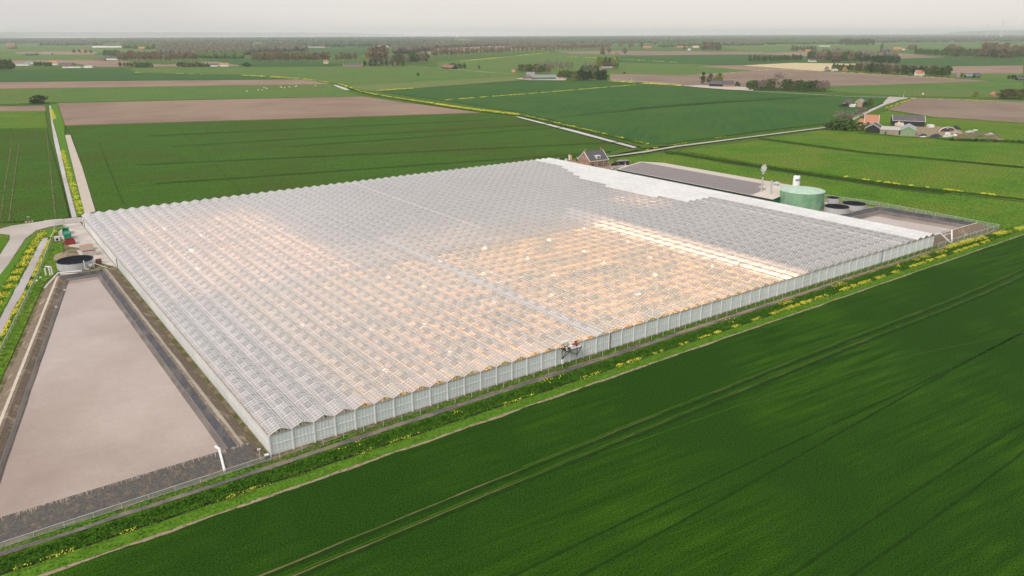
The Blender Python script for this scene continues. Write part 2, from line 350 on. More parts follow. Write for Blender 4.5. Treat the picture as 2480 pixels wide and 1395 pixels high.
# ------------------------------------------------------------------ ground, fields, roads
ZB = -0.7
big = 40000
gm = MB().quad((-big, -big, ZB), (big, -big, ZB), (big, big, ZB), (-big, big, ZB)).obj('ground', 'grass', kind='structure')
level = [0]
def slab(name, pts, m, top=None, px=True, skirt=True):
    level[0] += 1
    z = (0.004*level[0] if top is None else top)
    W = [G(*p, z) if px else Vector((p[0], p[1], z)) for p in pts]
    a = sum(W[i].x*W[(i+1) % len(W)].y-W[(i+1) % len(W)].x*W[i].y for i in range(len(W)))
    if a < 0: W.reverse()
    n = len(W); b = MB(); vs = [tuple(p) for p in W]; fs = [tuple(range(n))]
    if skirt:
        vs += [(p.x, p.y, ZB-.1) for p in W]
        fs += [(i, i+n, (i+1) % n+n, (i+1) % n) for i in range(n)]
    b.add(vs, fs); return b.obj(name, m, kind='structure')
def strip(name, pts, wd, m, top=None, px=True, seg=None, jit=0, skirt=False, seed=1):
    """ribbon along a polyline; its edges wander by jit metres"""
    level[0] += 1
    z = 0.004*level[0] if top is None else top
    W = [G(*p[:2], z) if px else Vector((p[0], p[1], z)) for p in pts]
    ws = [p[2] if len(p) > 2 else wd for p in pts]
    Q = []
    for i in range(len(W)-1):
        L_ = (W[i+1]-W[i]).length; k = max(1, int(L_/seg)) if seg else 1
        for j in range(k): Q.append((W[i].lerp(W[i+1], j/k), ws[i]+(ws[i+1]-ws[i])*j/k))
    Q.append((W[-1], ws[-1]))
    V = []; 
    for i, (p, ww) in enumerate(Q):
        d = (Q[min(i+1, len(Q)-1)][0]-Q[max(i-1, 0)][0]).normalized(); nn = Vector((-d.y, d.x, 0))
        s_ = p.x*.11+p.y*.13
        ja = mnoise.noise((s_, seed, 0))*jit*1.6+mnoise.noise((s_*4, seed, 3))*jit*.8; jb = mnoise.noise((s_, seed, 9))*jit*1.6+mnoise.noise((s_*4, seed, 13))*jit*.8
        V += [p+nn*(ww/2+ja), p-nn*(ww/2+jb)]
    F = [(2*i, 2*i+1, 2*i+3, 2*i+2) for i in range(len(Q)-1)]
    return MB().add(V, F).obj(name, m, kind='structure')

# --- distance: low country, sea and inlet
def hz(u): return 697.5+ (sr*((u-1240)-sr*(-FPX*math.tan(PITCH)))/cr) + cr*(-FPX*math.tan(PITCH))
def far(u, dist):
    p = G(u, hz(u)+6, 0); d = Vector((p.x-CX, p.y-CY, 0)).normalized(); return (CX+d.x*dist, CY+d.y*dist)
def nearp(u, dv): p = G(u, hz(u)+dv, 0); return (p.x, p.y)
# open sea beyond the low country; its shore lies several kilometres out
slab('sea', [far(-700, 58000), far(0, 58000), far(1240, 58000), far(2300, 58000), far(3100, 58000), nearp(3100, 4), nearp(2400, 3.5), nearp(1500, 6.5), nearp(1000, 9.5), nearp(600, 10), nearp(140, 9.5), nearp(-50, 5), nearp(-700, 5)], 'sea', skirt=False, top=0.1, px=False)
def ridge(name, pts, m, thick=1500, seed=0, jag=.12, **kw):
    """far land: (u, vbase, height px) stations become a real long hill"""
    V = []; F = []; n = 0
    st = []
    for i in range(len(pts)-1):
        for j in range(24):
            t = j/24; st.append([pts[i][k]+(pts[i+1][k]-pts[i][k])*t for k in range(3)])
    st.append(list(pts[-1]))
    for (u, v, hp) in st:
        p = G(u, v, 0); h = hp*depth(p)/FPX*(1+jag*mnoise.noise((u*.05, seed, 0))+jag*.7*mnoise.noise((u*.23, seed, 5)))
        d = Vector((p.x-CX, p.y-CY, 0)).normalized()
        V += [p, p+d*thick*.3+Vector((0, 0, h)), p+d*thick*.7+Vector((0, 0, h*.95)), p+d*thick]
    for i in range(len(st)-1):
        for k in range(3): F.append((4*i+k, 4*i+4+k, 4*i+5+k, 4*i+1+k))
    return MB().add(V, F).obj(name, m, smooth=True, **kw)
ridge('far_shore', [(-300, hz(-300)+6.5, 12.3), (100, hz(100)+6.3, 12), (400, hz(400)+6, 10.5), (800, hz(800)+5, 7.5), (980, hz(980)+4.5, 3)], 'hill', 3000, 1, kind='structure')
ridge('dune_hill', [(2270, hz(2270)+6, .6), (2330, hz(2330)+6, 8), (2400, hz(2400)+6, 10), (2560, hz(2560)+6, 10.5), (2800, hz(2800)+6, 9)], 'hill', 2500, 2, .03, kind='structure')

far_fields = [
 ('far_field', [(0, 104), (240, 104), (330, 111), (0, 109)], 'pasture_far'),
 ('far_field', [(0, 111), (250, 110), (450, 112), (450, 122), (200, 124), (0, 122)], 'pasture_far'),
 ('bare_field', [(180, 106), (450, 107), (450, 111), (330, 111)], 'soil'),
 ('bare_field', [(40, 121), (200, 119), (240, 122), (230, 128), (40, 126)], 'soil'),
 ('far_field', [(0, 124), (240, 129), (290, 133), (230, 140), (0, 140)], 'pasture_far'),
 ('bare_field', [(30, 141), (215, 140), (300, 150), (180, 148), (30, 150)], 'soil'),
 ('bare_field', [(180, 148), (285, 142), (400, 153), (590, 142), (580, 157), (240, 157)], 'soil'),
 ('far_field', [(480, 138), (620, 138), (860, 152), (800, 158), (590, 157)], 'crop_blue'),
 ('far_field', [(745, 115), (890, 111), (900, 130), (760, 132)], 'crop_blue'),
 ('bare_field', [(1000, 124), (1060, 118), (1200, 110), (1440, 113), (1300, 119), (1045, 130)], 'soil'),
 ('far_field', [(1060, 150), (1300, 131), (1480, 124), (1840, 134), (1830, 152), (1700, 160), (1500, 182), (1250, 186), (1060, 166)], 'pasture_far'),
 ('bare_field', [(1350, 124), (1480, 124), (1850, 128), (1850, 134), (1600, 137), (1380, 130)], 'soil_dark'),
 ('far_field', [(1490, 136), (1850, 134), (2060, 140), (2060, 157), (1800, 160), (1500, 153)], 'crop_blue'),
 ('bare_field', [(1740, 114), (2060, 109), (2300, 110), (2000, 114)], 'meadow'),
 ('far_field', [(1750, 115), (2020, 114), (2480, 112), (2480, 122), (1950, 130), (1800, 128)], 'pasture_far'),
 ('bare_field', [(1850, 130), (2080, 127), (2250, 138), (2200, 147), (2070, 145), (1850, 134)], 'soil'),
 ('bare_field', [(2100, 134), (2290, 142), (2250, 147), (2160, 148)], 'soil_dark'),
 ('far_field', [(2140, 147), (2300, 143), (2480, 148), (2480, 164), (2300, 166), (2170, 164)], 'crop_blue'),
 ('bare_field', [(2230, 166), (2480, 164), (2480, 184), (2300, 182), (2240, 175)], 'soil'),
 ('pasture', [(2250, 184), (2480, 184), (2480, 203), (2400, 200), (2280, 190)], 'pasture_far'),
 ('green_field', [(1490, 168), (1800, 160), (1870, 174), (1660, 184), (1480, 180)], 'pasture_far'),
 ('stubble_field', [(1795, 161), (1925, 155), (2080, 158), (2030, 170), (1995, 175), (1850, 169)], 'straw'),
 ('ploughed_field', [(1480, 180), (1660, 184), (1850, 172), (1990, 176), (2310, 194), (2400, 201), (2010, 213), (1800, 220), (1700, 212), (1600, 203), (1480, 195)], 'soil_dark'),
 ('ploughed_field', [(1690, 162), (1790, 160), (2000, 176), (1860, 176)], 'soil'),
 ('green_field', [(2010, 214), (2400, 201), (2480, 204), (2480, 243), (2180, 236), (2010, 224)], 'pasture_far'),
]
for n_, p_, m_ in far_fields: slab(n_, p_, m_)
# --- left and middle
slab('green_field', [(-60, 165), (300, 161), (330, 172), (590, 180), (735, 190), (-60, 193)], 'crop_blue')
slab('green_field', [(320, 160), (985, 160), (1240, 183), (1260, 190), (900, 206), (842, 205), (740, 188), (590, 177), (330, 171)], 'pasture_far')
slab('meadow', [(845, 206), (1240, 186), (1280, 193), (920, 219), (880, 216)], 'meadow')
slab('bare_field', [(-80, 194), (740, 190), (800, 201), (-80, 210)], 'soil')
slab('green_field', [(-100, 211), (800, 202), (835, 214), (870, 231), (140, 243), (-120, 251)], 'pasture_far')
slab('ploughed_field', [(142, 245), (880, 232), (955, 243), (1165, 272), (700, 285), (159, 298)], 'soil')
slab('bare_field', [(-130, 254), (111, 251), (113, 263), (-140, 266)], 'soil')
slab('green_field', [(-150, 267), (110, 263), (117, 304), (-180, 309)], 'pasture')
slab('crop_field', [(-190, 313), (114, 309), (146, 430), (168, 521), (120, 528), (-300, 540)], 'crop')
slab('crop_field', [(159, 300), (700, 286), (1158, 274), (1250, 284), (1400, 327), (1515, 358), (1480, 367), (1345, 386), (900, 440), (420, 495), (236, 512), (212, 440), (176, 322)], 'crop')
slab('crop_field', [(921, 220), (1270, 195), (1480, 198), (1650, 212), (1780, 222), (2130, 239), (2163, 242), (2110, 266), (2000, 302), (1820, 322), (1622, 349), (1580, 351), (1430, 313), (1270, 273), (1100, 246)], 'crop_blue')
# meadows right
slab('pasture', [(1480, 388), (1590, 375), (1640, 376), (1780, 402), (1900, 421), (2180, 464), (2480, 500), (2700, 525), (2700, 640), (2480, 562), (2430, 566), (1340, 420), (1345, 396)], 'pasture')
slab('pasture', [(1650, 366), (1845, 342), (2100, 377), (2480, 414), (2700, 440), (2700, 515), (2480, 488), (2180, 452), (1900, 408), (1790, 390)], 'pasture')
slab('pasture', [(1858, 338), (1995, 318), (2100, 318), (2300, 345), (2700, 365), (2700, 430), (2480, 409), (2100, 371)], 'pasture')
slab('green_field', [(2150, 272), (2258, 290), (2700, 312), (2700, 360), (2300, 342), (2060, 330), (2040, 300)], 'pasture')
slab('ploughed_field', [(2152, 269), (2214, 243), (2480, 253), (2700, 262), (2700, 318), (2480, 303), (2260, 286)], 'soil_dark')
slab('verge', [(2110, 270), (2165, 243), (2185, 241), (2212, 244), (2150, 270), (2060, 300)], 'grass')

# --- surroundings of the glasshouse
L, W, H, RISE = 278.4, 251.6, 5.08, 1.0
SP, NB = 4.8, 46; NS = 58; BY = W/NB
slab('apron', [(-60, -4.6), (334, -4.6), (335, 56), (278.4, 56), (278.4, 260), (-6, 260), (-45, 260), (-75, -4.6)], 'rough_grass', px=False)
slab('concrete_yard', [(-7, 260), (-11.5, 243), (-10.5, 214), (-5.5, 206), (-9, 205), (-9, 187), (-4.5, 180), (-.2, 170), (-.2, 260)], 'yard', px=False)
slab('service_yard', [(279, 50), (330, 53), (328, 200), (318, 262), (279, 262)], 'dirt', px=False)
strip('gravel_track', [(-70, -3.6), (-20, -3.9), (60, -3.8), (200, -3.5)], 1.5, 'gravel', px=False, seg=3, jit=.25)
strip('dirt_path', [(120, -3.2), (200, -3.1), (330, -3.0)], .7, 'dirt', px=False, seg=3, jit=.3, seed=4)
strip('grass_verge', [(-75, -2.6), (-2, -2.4), (60, -1.5), (334, -1.5)], 1.9, 'grass', px=False, seg=2, jit=.35, seed=21)
# corridor profile: sloping bank, dark water, verge
def corridor(name, ys, m, x0=-75, x1=420, dx=3, amp=.25, seed=0, sub=4):
    V = []; F = []; P = []
    for (ya, za), (yb, zb) in zip(ys[:-1], ys[1:]):
        for j in range(sub): t = j/sub; P.append((ya+(yb-ya)*t, za+(zb-za)*t))
    P.append(ys[-1]); nx = int((x1-x0)/dx)+1; k = len(P)
    for i in range(nx):
        x = x0+i*dx
        for j, (y, z) in enumerate(P):
            e = 0 if j in (0, k-1) else 1
            yy = y+mnoise.noise((x*.12, y*.2, seed))*amp*1.5*e
            V.append((x, yy, z+amp*e*(mnoise.noise((x*.35, y*.8, seed+5))+.6*mnoise.noise((x*1.3, y*2, seed+8)))))
    for i in range(nx-1):
        for j in range(k-1): F.append((i*k+j, i*k+j+1, (i+1)*k+j+1, (i+1)*k+j))
    return MB().add(V, F).obj(name, m, kind='structure')
corridor('ditch_bank', [(-4.3, .02), (-5.2, .05), (-7.8, -.35), (-8.9, -1.1)], 'veg', dx=1.5)
corridor('verge', [(-9.5, -1.1), (-9.9, -.1), (-11.3, .12), (-13.6, .03)], 'veg_light', dx=1.5, amp=.16)
strip('ditch_water', [(-75, -9.2), (420, -9.2)], 1.8, 'water_dark', px=False, top=-.62)
b_ = MB().quad((-90, -320, .0), (1500, -320, .0), (1500, -13.2, .0), (-90, -13.2, .0)).obj('crop_field', 'near_crop', kind='structure')
strip('bare_strip', [(-75, -14.3), (0, -13.9), (100, -13.7), (330, -13.5), (420, -13.6)], .75, 'dirt', px=False, top=.05, seg=1.2, jit=.3)
for y0, ww in ((-35.2, .55), (-38.5, .5)):
    pts = [(x, y0+(.8*math.sin(x*.021)-.5 if 60 < x else 0)+.25*math.sin(x*.05), ww) for x in range(-60, 420, 6)]
    strip('wheel_track', [(p_[0], p_[1]-.7, 1.3) for p_ in pts], 1.3, 'track_dark', px=False, top=.012, seg=2, jit=.3, seed=int(-y0)+1)
    strip('wheel_track', [(p_[0], p_[1], max(.12, ww*.8-max(0, p_[0]-10)*.004)) for p_ in pts], ww*.8, 'wheel_rut', px=False, top=.02, seg=1.5, jit=.12, seed=int(-y0))
strip('wheel_track', [(x, -35.2+(.8*math.sin(x*.021)-.5 if 60 < x else 0)+.25*math.sin(x*.05)+.6, .45) for x in range(40, 420, 6)], .45, 'track_light', px=False, top=.022, seg=1.5, jit=.15, seed=11)
strip('wheel_track', [(x, -38.5+(.8*math.sin(x*.021)-.5 if 60 < x else 0)+.25*math.sin(x*.05)+.6, .4) for x in range(-60, 420, 6)], .4, 'track_light', px=False, top=.022, seg=1.5, jit=.15, seed=12)
for y0 in (-61.5, -64.8, -88, -91.2, -113, -116):
    strip('wheel_track', [(x, y0+1.6*math.sin(x*.018+y0), .6) for x in range(-60, 640, 6)], .6, 'track_dark', px=False, top=.015, seg=2, jit=.15, seed=int(-y0))
strip('wheel_track', [(x_, y_, .45) for x_, y_ in [(60, -40.5), (110, -44), (160, -52), (215, -66), (300, -84)]], .45, 'track_faint', px=False, top=.027, seg=2, jit=.08, seed=5)
MB_ = MB()
# lower strip of uncropped ground
slab('side_field', [(334.5, -4.6), (1500, -4.6), (1500, 30), (337, 50)], 'pasture', px=False)

# roads
strip('farm_road', [(1475, 380, 4), (1562, 369, 4.5), (1640, 356, 4.5), (1850, 330, 4), (1998, 312, 4), (2060, 296, 4), (2115, 269, 5), (2178, 241, 6)], 4, 'road', seg=20)
slab('farm_road', [(2155, 238), (2200, 240), (2198, 243), (2180, 246), (2165, 252), (2150, 256), (2140, 253)], 'road', skirt=False)
strip('farm_road', [(1560, 200, 4), (1700, 212, 4), (1830, 223, 4), (2060, 237, 4), (2180, 240, 5), (2300, 245, 4), (2480, 251, 4), (2600, 256, 4)], 4, 'road', seg=30)
slab('farm_yard', [(1655, 209), (1700, 208), (1790, 212), (1830, 216), (1825, 222), (1760, 219), (1690, 213)], 'dirt_pale', skirt=False)
slab('farm_yard', [(2100, 320), (2190, 305), (2275, 311), (2330, 322), (2300, 338), (2180, 334)], 'dirt', skirt=False)
slab('farm_yard', [(2320, 321), (2400, 326), (2425, 333), (2420, 343), (2310, 339)], 'rough_grass', skirt=False)
slab('farm_yard', [(1250, 189), (1300, 187), (1380, 188), (1370, 195), (1280, 194)], 'dirt_pale', skirt=False)
strip('country_road', [(985, 159), (1110, 168), (1200, 176), (1235, 178)], 5, 'dirt_pale', seg=60)
strip('country_road', [(1480, 193), (1560, 199), (1650, 206)], 6, 'dirt_pale', seg=60)
slab('concrete_road', [(-60, 552), (0, 549), (30, 541), (110, 529.5), (196, 521), (204, 531), (165, 537), (120, 544), (88, 553), (62, 572), (35, 612), (0, 668), (-60, 760), (-60, 700), (0, 612), (24, 575), (24, 563), (0, 560), (-60, 562)], 'road')
slab('dirt_track', [(159, 322), (172, 322), (200, 400), (232, 507), (206, 514), (183, 420)], 'dirt_pale')
slab('grass_triangle', [(-60, 566), (0, 562), (22, 565), (24, 574), (0, 610), (-60, 690)], 'pasture')
slab('ditch_verge', [(-10, 672), (36, 615), (64, 575), (92, 556), (130, 545), (160, 541), (133, 563), (118, 573), (100, 575), (75, 610), (30, 705), (-5, 762), (-60, 800), (-60, 760)], 'veg_light')
slab('ditch_verge', [(122, 575), (137, 560), (142, 556), (118, 610), (60, 720), (0, 850), (-60, 990), (-60, 900), (5, 782), (60, 690), (100, 610)], 'veg_light')
strip('ditch_edge', [(112, 568, 3.4), (109, 575, 3.6), (82, 631, 4.0), (53, 687, 4.0), (26, 740, 4.2), (-50, 885, 4.4)], 3, 'veg', seg=4, jit=.3)
strip('canal_water', [(111, 571, 1.8), (108, 577, 2.4), (82, 631, 2.8), (53, 687, 2.9), (26, 740, 3.0), (-50, 885, 3.2)], 3, 'water_canal', seg=4, jit=.3)
slab('canal_water', [(121, 251), (125, 251), (130, 290), (141, 330), (163, 430), (187, 521), (175, 523), (152, 425), (133, 340), (126, 295)], 'water_canal', skirt=False)
slab('verge', [(125, 250), (141, 246), (158, 298), (158, 322), (182, 420), (205, 512), (188, 521), (164, 430), (142, 330), (131, 290)], 'veg_light', skirt=False)
slab('canal_water', [(808, 203), (816, 204), (842, 212), (850, 217), (838, 216), (822, 210)], 'water_canal', skirt=False)
slab('canal_water', [(1250, 282), (1262, 283), (1400, 317.5), (1545, 357.5), (1535, 359.5), (1397, 322), (1266, 287)], 'water_canal', skirt=False)
slab('verge', [(1262, 282), (1290, 283), (1420, 313), (1575, 352), (1640, 351), (1560, 361), (1548, 356), (1400, 315)], 'grass', skirt=False)
slab('verge', [(1480, 367), (1520, 358), (1530, 361), (1560, 361), (1480, 377)], 'grass', skirt=False)
strip('ditch_water', [(1615, 371), (1800, 402), (2000, 434), (2200, 461), (2480, 494), (2700, 520)], 1.9, 'water_dark', seg=8, jit=.4)
strip('ditch_water', [(1838, 338), (2100, 374), (2480, 411), (2700, 435)], 1.3, 'water_dark', seg=8, jit=.4)
strip('field_ditch', [(-60, 252), (140, 244), (870, 231.5)], 3, 'veg', seg=30, jit=.6)
strip('field_ditch', [(2152, 270), (2260, 288), (2480, 304), (2600, 312)], 2.2, 'veg', seg=8, jit=.5)
strip('field_ditch', [(-60, 311), (60, 309), (114, 306)], 1.2, 'water_dark', seg=8, jit=.2)
for a, b in (((430, 300), (620, 500)), ((240, 340), (300, 490)), ((700, 352), (1400, 306)), ((420, 350), (1330, 300)), ((330, 395), (1500, 345)), ((380, 440), (1420, 372)), ((360, 325), (1180, 290))):
    p, q = a, b
    strip('wheel_track', [p, ((p[0]+q[0])/2, (p[1]+q[1])/2), q], .6 if abs(q[0]-p[0]) < 300 else 3.2, 'track_faint', seg=10, jit=.6)
for a, b in (((30, 340), (0, 530)), ((48, 340), (22, 530)), ((114, 310), (135, 525))):
    strip('wheel_track', [a, b], .5, 'rough_grass', seg=6, jit=.15)
for k in range(7):
    strip('wheel_track', [(1330+k*75, 285-k*8+4), (1480+k*80, 268-k*5), (1700+k*60, 250-k*3)], 2.2, 'track_faint', seg=14, jit=.2)

# ------------------------------------------------------------------ basins
def offs(Q, d):
    """offset a quad (ccw list of 2-D points) outwards by d"""
    n = len(Q); out = []
    for i in range(n):
        p0, p1, p2 = Vector(Q[i-1]), Vector(Q[i]), Vector(Q[(i+1) % n])
        a = (p1-p0).normalized(); b = (p2-p1).normalized()
        na = Vector((a.y, -a.x)); nb = Vector((b.y, -b.x))
        m_ = (na+nb); m_ = m_/max(.3, m_.dot(na)); out.append(p1+m_*d)
    return out
def rings(par, crest, prof, seed, amp=.12, west=None):
    """prof: list of (offset, z, name, material of the band that ends here)"""
    prev = None
    for off, z, nm, mt in prof:
        Q = offs(crest, off)
        pts = []
        for i in range(4):
            a, b = Q[i], Q[(i+1) % 4]; k = 60
            for j in range(k):
                t = j/k; p = a.lerp(b, t); x, y = p
                nn = mnoise.noise((x*.09, y*.09, seed+z)); n2 = mnoise.noise((x*.5, y*.5, seed+z))
                am = .35 if 'foot' in nm else amp*2
                pts.append((x+nn*am, y+nn*am, z+(nn*1.2+n2*.5)*amp if z > .1 else z))
        if prev is not None:
            n = len(pts)
            for sd in range(4):
                idx = [(sd*60+q) % n for q in range(61)]
                V = [prev[q] for q in idx]+[pts[q] for q in idx]; F = [(q, q+1, q+62, q+61) for q in range(60)]
                MB().add(V, F).obj(nm, west.get(nm, mt) if (sd == 3 and west) else mt, par)
        prev = pts
wb = thing('storage_basin', 'long wedge-shaped rainwater basin with black liner beside the white side wall', 'reservoir', (-25, 60, 0))
wb.location = (0, 0, 0)
WQ = [(-53, 4.1), (-5.4, 4.1), (-5.9, 161.3), (-19.6, 161.3)]   # ccw
rings(wb, WQ, [(4.6, 0, '', ''), (1.5, 1.9, 'embankment', 'embank'), (.5, 2.5, 'crest', 'dirt_pale'), (-.2, 2.45, 'crest', 'embank'), (-1.5, 1.35, 'liner', 'liner'), (-1.7, 1.3, 'liner_ledge', 'liner_mid'), (-2.3, 1.05, 'liner_shelf', 'liner_bot'), (-3.7, -.2, 'liner_foot', 'liner_bot')], 3, .07, {'liner': 'embank', 'liner_ledge': 'liner_mid', 'liner_shelf': 'liner_bot'})
Q = offs(WQ, -2.1)
MB().quad(*[(p.x, p.y, .75) for p in Q]).obj('water_surface', 'water_basin', wb)
# outer south face in worn black sheet with seams
V = []; F = []
for i in range(121):
    x = -75+i*(72.0/120)
    for j in range(7):
        t = j/6; V.append((x, -.9+t*4.75, .03+t*2.72+.05*mnoise.noise((x*.7, t*3, 1))))
for i in range(120):
    for j in range(6): F.append((i*7+j, (i+1)*7+j, (i+1)*7+j+1, i*7+j+1))
MB().add(V, F).obj('outer_liner', 'liner_out', wb)
m_ = MB()
for x in range(-74, -3, 6): m_.bar((x, -.9, .09), (x, 3.8, 2.64), .08, .03)
m_.bar((-75, .6, .9), (-3.2, .6, .9), .07, .04)
m_.obj('liner_seam', 'liner_bot', wb, kind='stuff')
m_ = MB()
for i in range(420):
    x = random.uniform(-75, -3.2); h0 = random.uniform(0, .25); ln_ = random.uniform(.15, 1.1)*random.random()
    f0 = (1-h0/4.75); z0_ = .03+2.72*f0+.07; y0_ = -.9+4.75*f0
    w_ = random.uniform(.05, .28); m_.quad((x, y0_, z0_), (x+w_, y0_, z0_), (x+w_*.7, y0_-ln_, z0_-ln_*.543), (x+w_*.3, y0_-ln_, z0_-ln_*.543))
m_.obj('lime_stain', 'stone', wb, kind='stuff')

eb = thing('storage_basin', 'smaller rectangular rainwater basin with dark liner behind the round black tanks', 'reservoir')
EQ = [(284.5, 4.2), (324.5, 3.8), (320.8, 48.3), (286, 49.5)]
rings(eb, EQ, [(4.4, 0, '', ''), (.5, 2.9, 'embankment', 'embank'), (0, 3.0, 'crest', 'dirt_pale'), (-2.2, 1.7, 'liner', 'liner'), (-2.7, 1.62, 'liner_ledge', 'liner_mid'), (-5.4, .1, 'liner_foot', 'liner_bot')], 8, .12)
Q = offs(EQ, -3.6)
MB().quad(*[(p.x, p.y, .55) for p in Q]).obj('water_surface', 'water_basin', eb)
m_ = MB()
for i in range(26): m_.bar((283+i*1.65, .3, .15), (283.5+i*1.62, 3.4, 2.6), .25, .04)
m_.obj('weathered_streak', 'embank', eb, kind='stuff')

# ------------------------------------------------------------------ the glasshouse
gh = thing('greenhouse', 'vast glass greenhouse of many parallel gables, warmly lit from inside', 'greenhouse')
SLEN = math.hypot(SP/2, RISE)
WHITE = lambda i, j: (i >= 55) or (i in (51, 52, 53, 54) and 19 <= j <= 33+2*(i-51)) or (i == 50 and 22 <= j <= 28) 
near = []; V_c = []; F_c = []; V_w = []; F_w = []; V_vc = []; 
cells = []
for i in range(NS):
    for j in range(NB):
        for s in (0, 1):
            xa = i*SP+(0 if s == 0 else SP); xm = i*SP+SP/2
            d = math.hypot(xm-CX, (j+.5)*BY-CY)
            cells.append((d, i, j, s))
cells.sort()
pane = {}
for s in (0, 1):
    sg = -1 if s == 0 else 1
    pane[s] = MB().quad((sg*SP/2, 0, 0), (sg*SP/2, BY, 0), (0, BY, RISE), (0, 0, RISE)).mesh('roof_pane', 'glass_west_glare' if s == 0 else 'glass_east')
vent = {}
def vent_geo(s, x, y, op):
    sg = -1 if s == 0 else 1
    ln = 1.15; ang = math.atan2(RISE, SP/2)-op
    a0 = Vector((x, y, H+RISE+.05)); o = Vector((x+sg*ln*math.cos(ang), y, H+RISE+.05-ln*math.sin(ang)))
    return a0, o
n300 = 0; nv = 0
allv, alle = MB(), MB(); wh = MB(); vf = MB(); vg = MB()
for s in (0, 1):
    a0, o = vent_geo(s, 0, 0, R(2.2)); D = Vector((0, 2.3, 0))
    m_ = MB(); m_.bar(o, o+D, .055); m_.bar(a0, o, .07); m_.bar(a0+D, o+D, .05)
    m_.quad(a0, a0+D, o+D, o); vent[s] = m_.mesh('roof_vent', 'vent_frame'); vent[s].materials.append(MT['glass_gable'])
    vent[s].polygons[len(vent[s].polygons)-1].material_index = 1
for d, i, j, s in cells:
    white = WHITE(i, j)
    if white:
        x = i*SP+SP/2; sg = -1 if s == 0 else 1
        y0 = j*BY+.03; y1 = (j+1)*BY-.03
        wh.quad((x+sg*SP/2, y0, H), (x+sg*SP/2, y1, H), (x, y1, H+RISE), (x, y0, H+RISE)); continue
    x = i*SP+SP/2; sg = -1 if s == 0 else 1
    if n300 < 300:
        link('roof_pane', pane[s], gh, (x, j*BY, H)); n300 += 1
    else:
        (allv if s == 0 else alle).quad((x+sg*SP/2, j*BY, H), (x+sg*SP/2, (j+1)*BY, H), (x, (j+1)*BY, H+RISE), (x, j*BY, H+RISE))
    # roof vents alternate along each slope
    if 0 < j < NB-1:
        if nv < 300: link('roof_vent', vent[s], gh, (x, j*BY+(.4 if s == 0 else 2.7), 0)); nv += 1
        else:
            a0, o = vent_geo(s, x, j*BY+(.4 if s == 0 else 2.7), R(2.2)); D = Vector((0, 2.3, 0))
            vf.bar(o, o+D, .05); vf.bar(a0, o, .06); vg.quad(a0, a0+D, o+D, o)
allv.obj('roof_glazing', 'glass_west_glare', gh, kind='stuff'); alle.obj('roof_glazing', 'glass_east', gh, kind='stuff')
wh.obj('whitened_glazing', 'white_roof', gh, kind='stuff', label='whitewashed glass along the far eastern gables')
vf.obj('vent_frames', 'vent_frame', gh, kind='stuff'); vg.obj('vent_glazing', 'glass_gable', gh, kind='stuff')
# gutters, ridges, glazing bars
gut = MB().box(-.16, 0, H-.2, .16, W, H+.03).mesh('gutter', 'gutter')
rid = MB().box(-.06, 0, H+RISE-.05, .06, W, H+RISE+.06).mesh('ridge_bar', 'alu')
for i in range(1, NS): link('gutter', gut, gh, (i*SP, 0, 0))
for i in range(NS): link('ridge_bar', rid, gh, (i*SP+SP/2, 0, 0))
# one gable's set of bars, repeated
m_ = MB(); nb_ = NB*5
for k in range(nb_+1):
    y = W*k/nb_; wd = .15 if k % 5 == 0 else .055
    m_.bar((0, y, H+.01), (SP/2, y, H+RISE+.01), wd, .05); m_.bar((SP/2, y, H+RISE+.01), (SP, y, H+.01), wd, .05)
for q_ in (.34, .67):
    xx = SP/2*q_; zz = H+RISE*q_+.03; m_.bar((xx, 0, zz), (xx, W, zz), .05); m_.bar((SP-xx, 0, zz), (SP-xx, W, zz), .05)
bars = m_.mesh('glazing_bars', 'white_bar')
for i in range(NS): link('glazing_bars', bars, gh, (i*SP, 0, 0), kind='stuff')
# trusses across the house
m_ = MB(); m_.box(0, -.1, 4.66, L, .1, 4.82); m_.box(0, -.08, 4.08, L, .08, 4.2)
for k in range(NS*4):
    x = k*SP/4; a, b = (4.18, 4.62) if k % 2 else (4.62, 4.18); m_.bar((x, 0, a), (x+SP/4, 0, b), .07)
truss = m_.mesh('truss', 'white_steel')
for j in range(1, NB): link('truss', truss, gh, (0, j*BY, 0))
cm = MB().box(-.07, -.07, 0, .07, .07, 4.9).mesh('column', 'white_steel')
cs = sorted((math.hypot(i*2*SP-CX, j*BY-CY), i*2*SP, j*BY) for i in range(1, NS//2) for j in range(1, NB))
for d, x, y in cs[:300]: link('column', cm, gh, (x, y, 0))
m_ = MB()
for d, x, y in cs[300:]: m_.box(x-.07, y-.07, 0, x+.07, y+.07, 4.9)
m_.obj('far_columns', 'white_steel', gh, kind='stuff')
# grow lamps hang under the trusses
lm = MB(); lm.box(-.35, -.16, 3.78, .35, .16, 3.92); lm.box(-.12, -.1, 3.92, .12, .1, 4.08); lm = lm.mesh('grow_lamp', 'white_steel')
ls = sorted((math.hypot((i+.5)*SP-CX, (j+.5)*BY-CY), (i+.5)*SP, (j+.5)*BY) for i in range(NS) for j in range(NB))
for d, x, y in ls[:300]: link('grow_lamp', lm, gh, (x, y, 0))
m_ = MB()
for d, x, y in ls[300:]: m_.box(x-.35, y-.16, 3.78, x+.35, y+.16, 3.92)
m_.obj('far_lamps', 'white_steel', gh, kind='stuff')
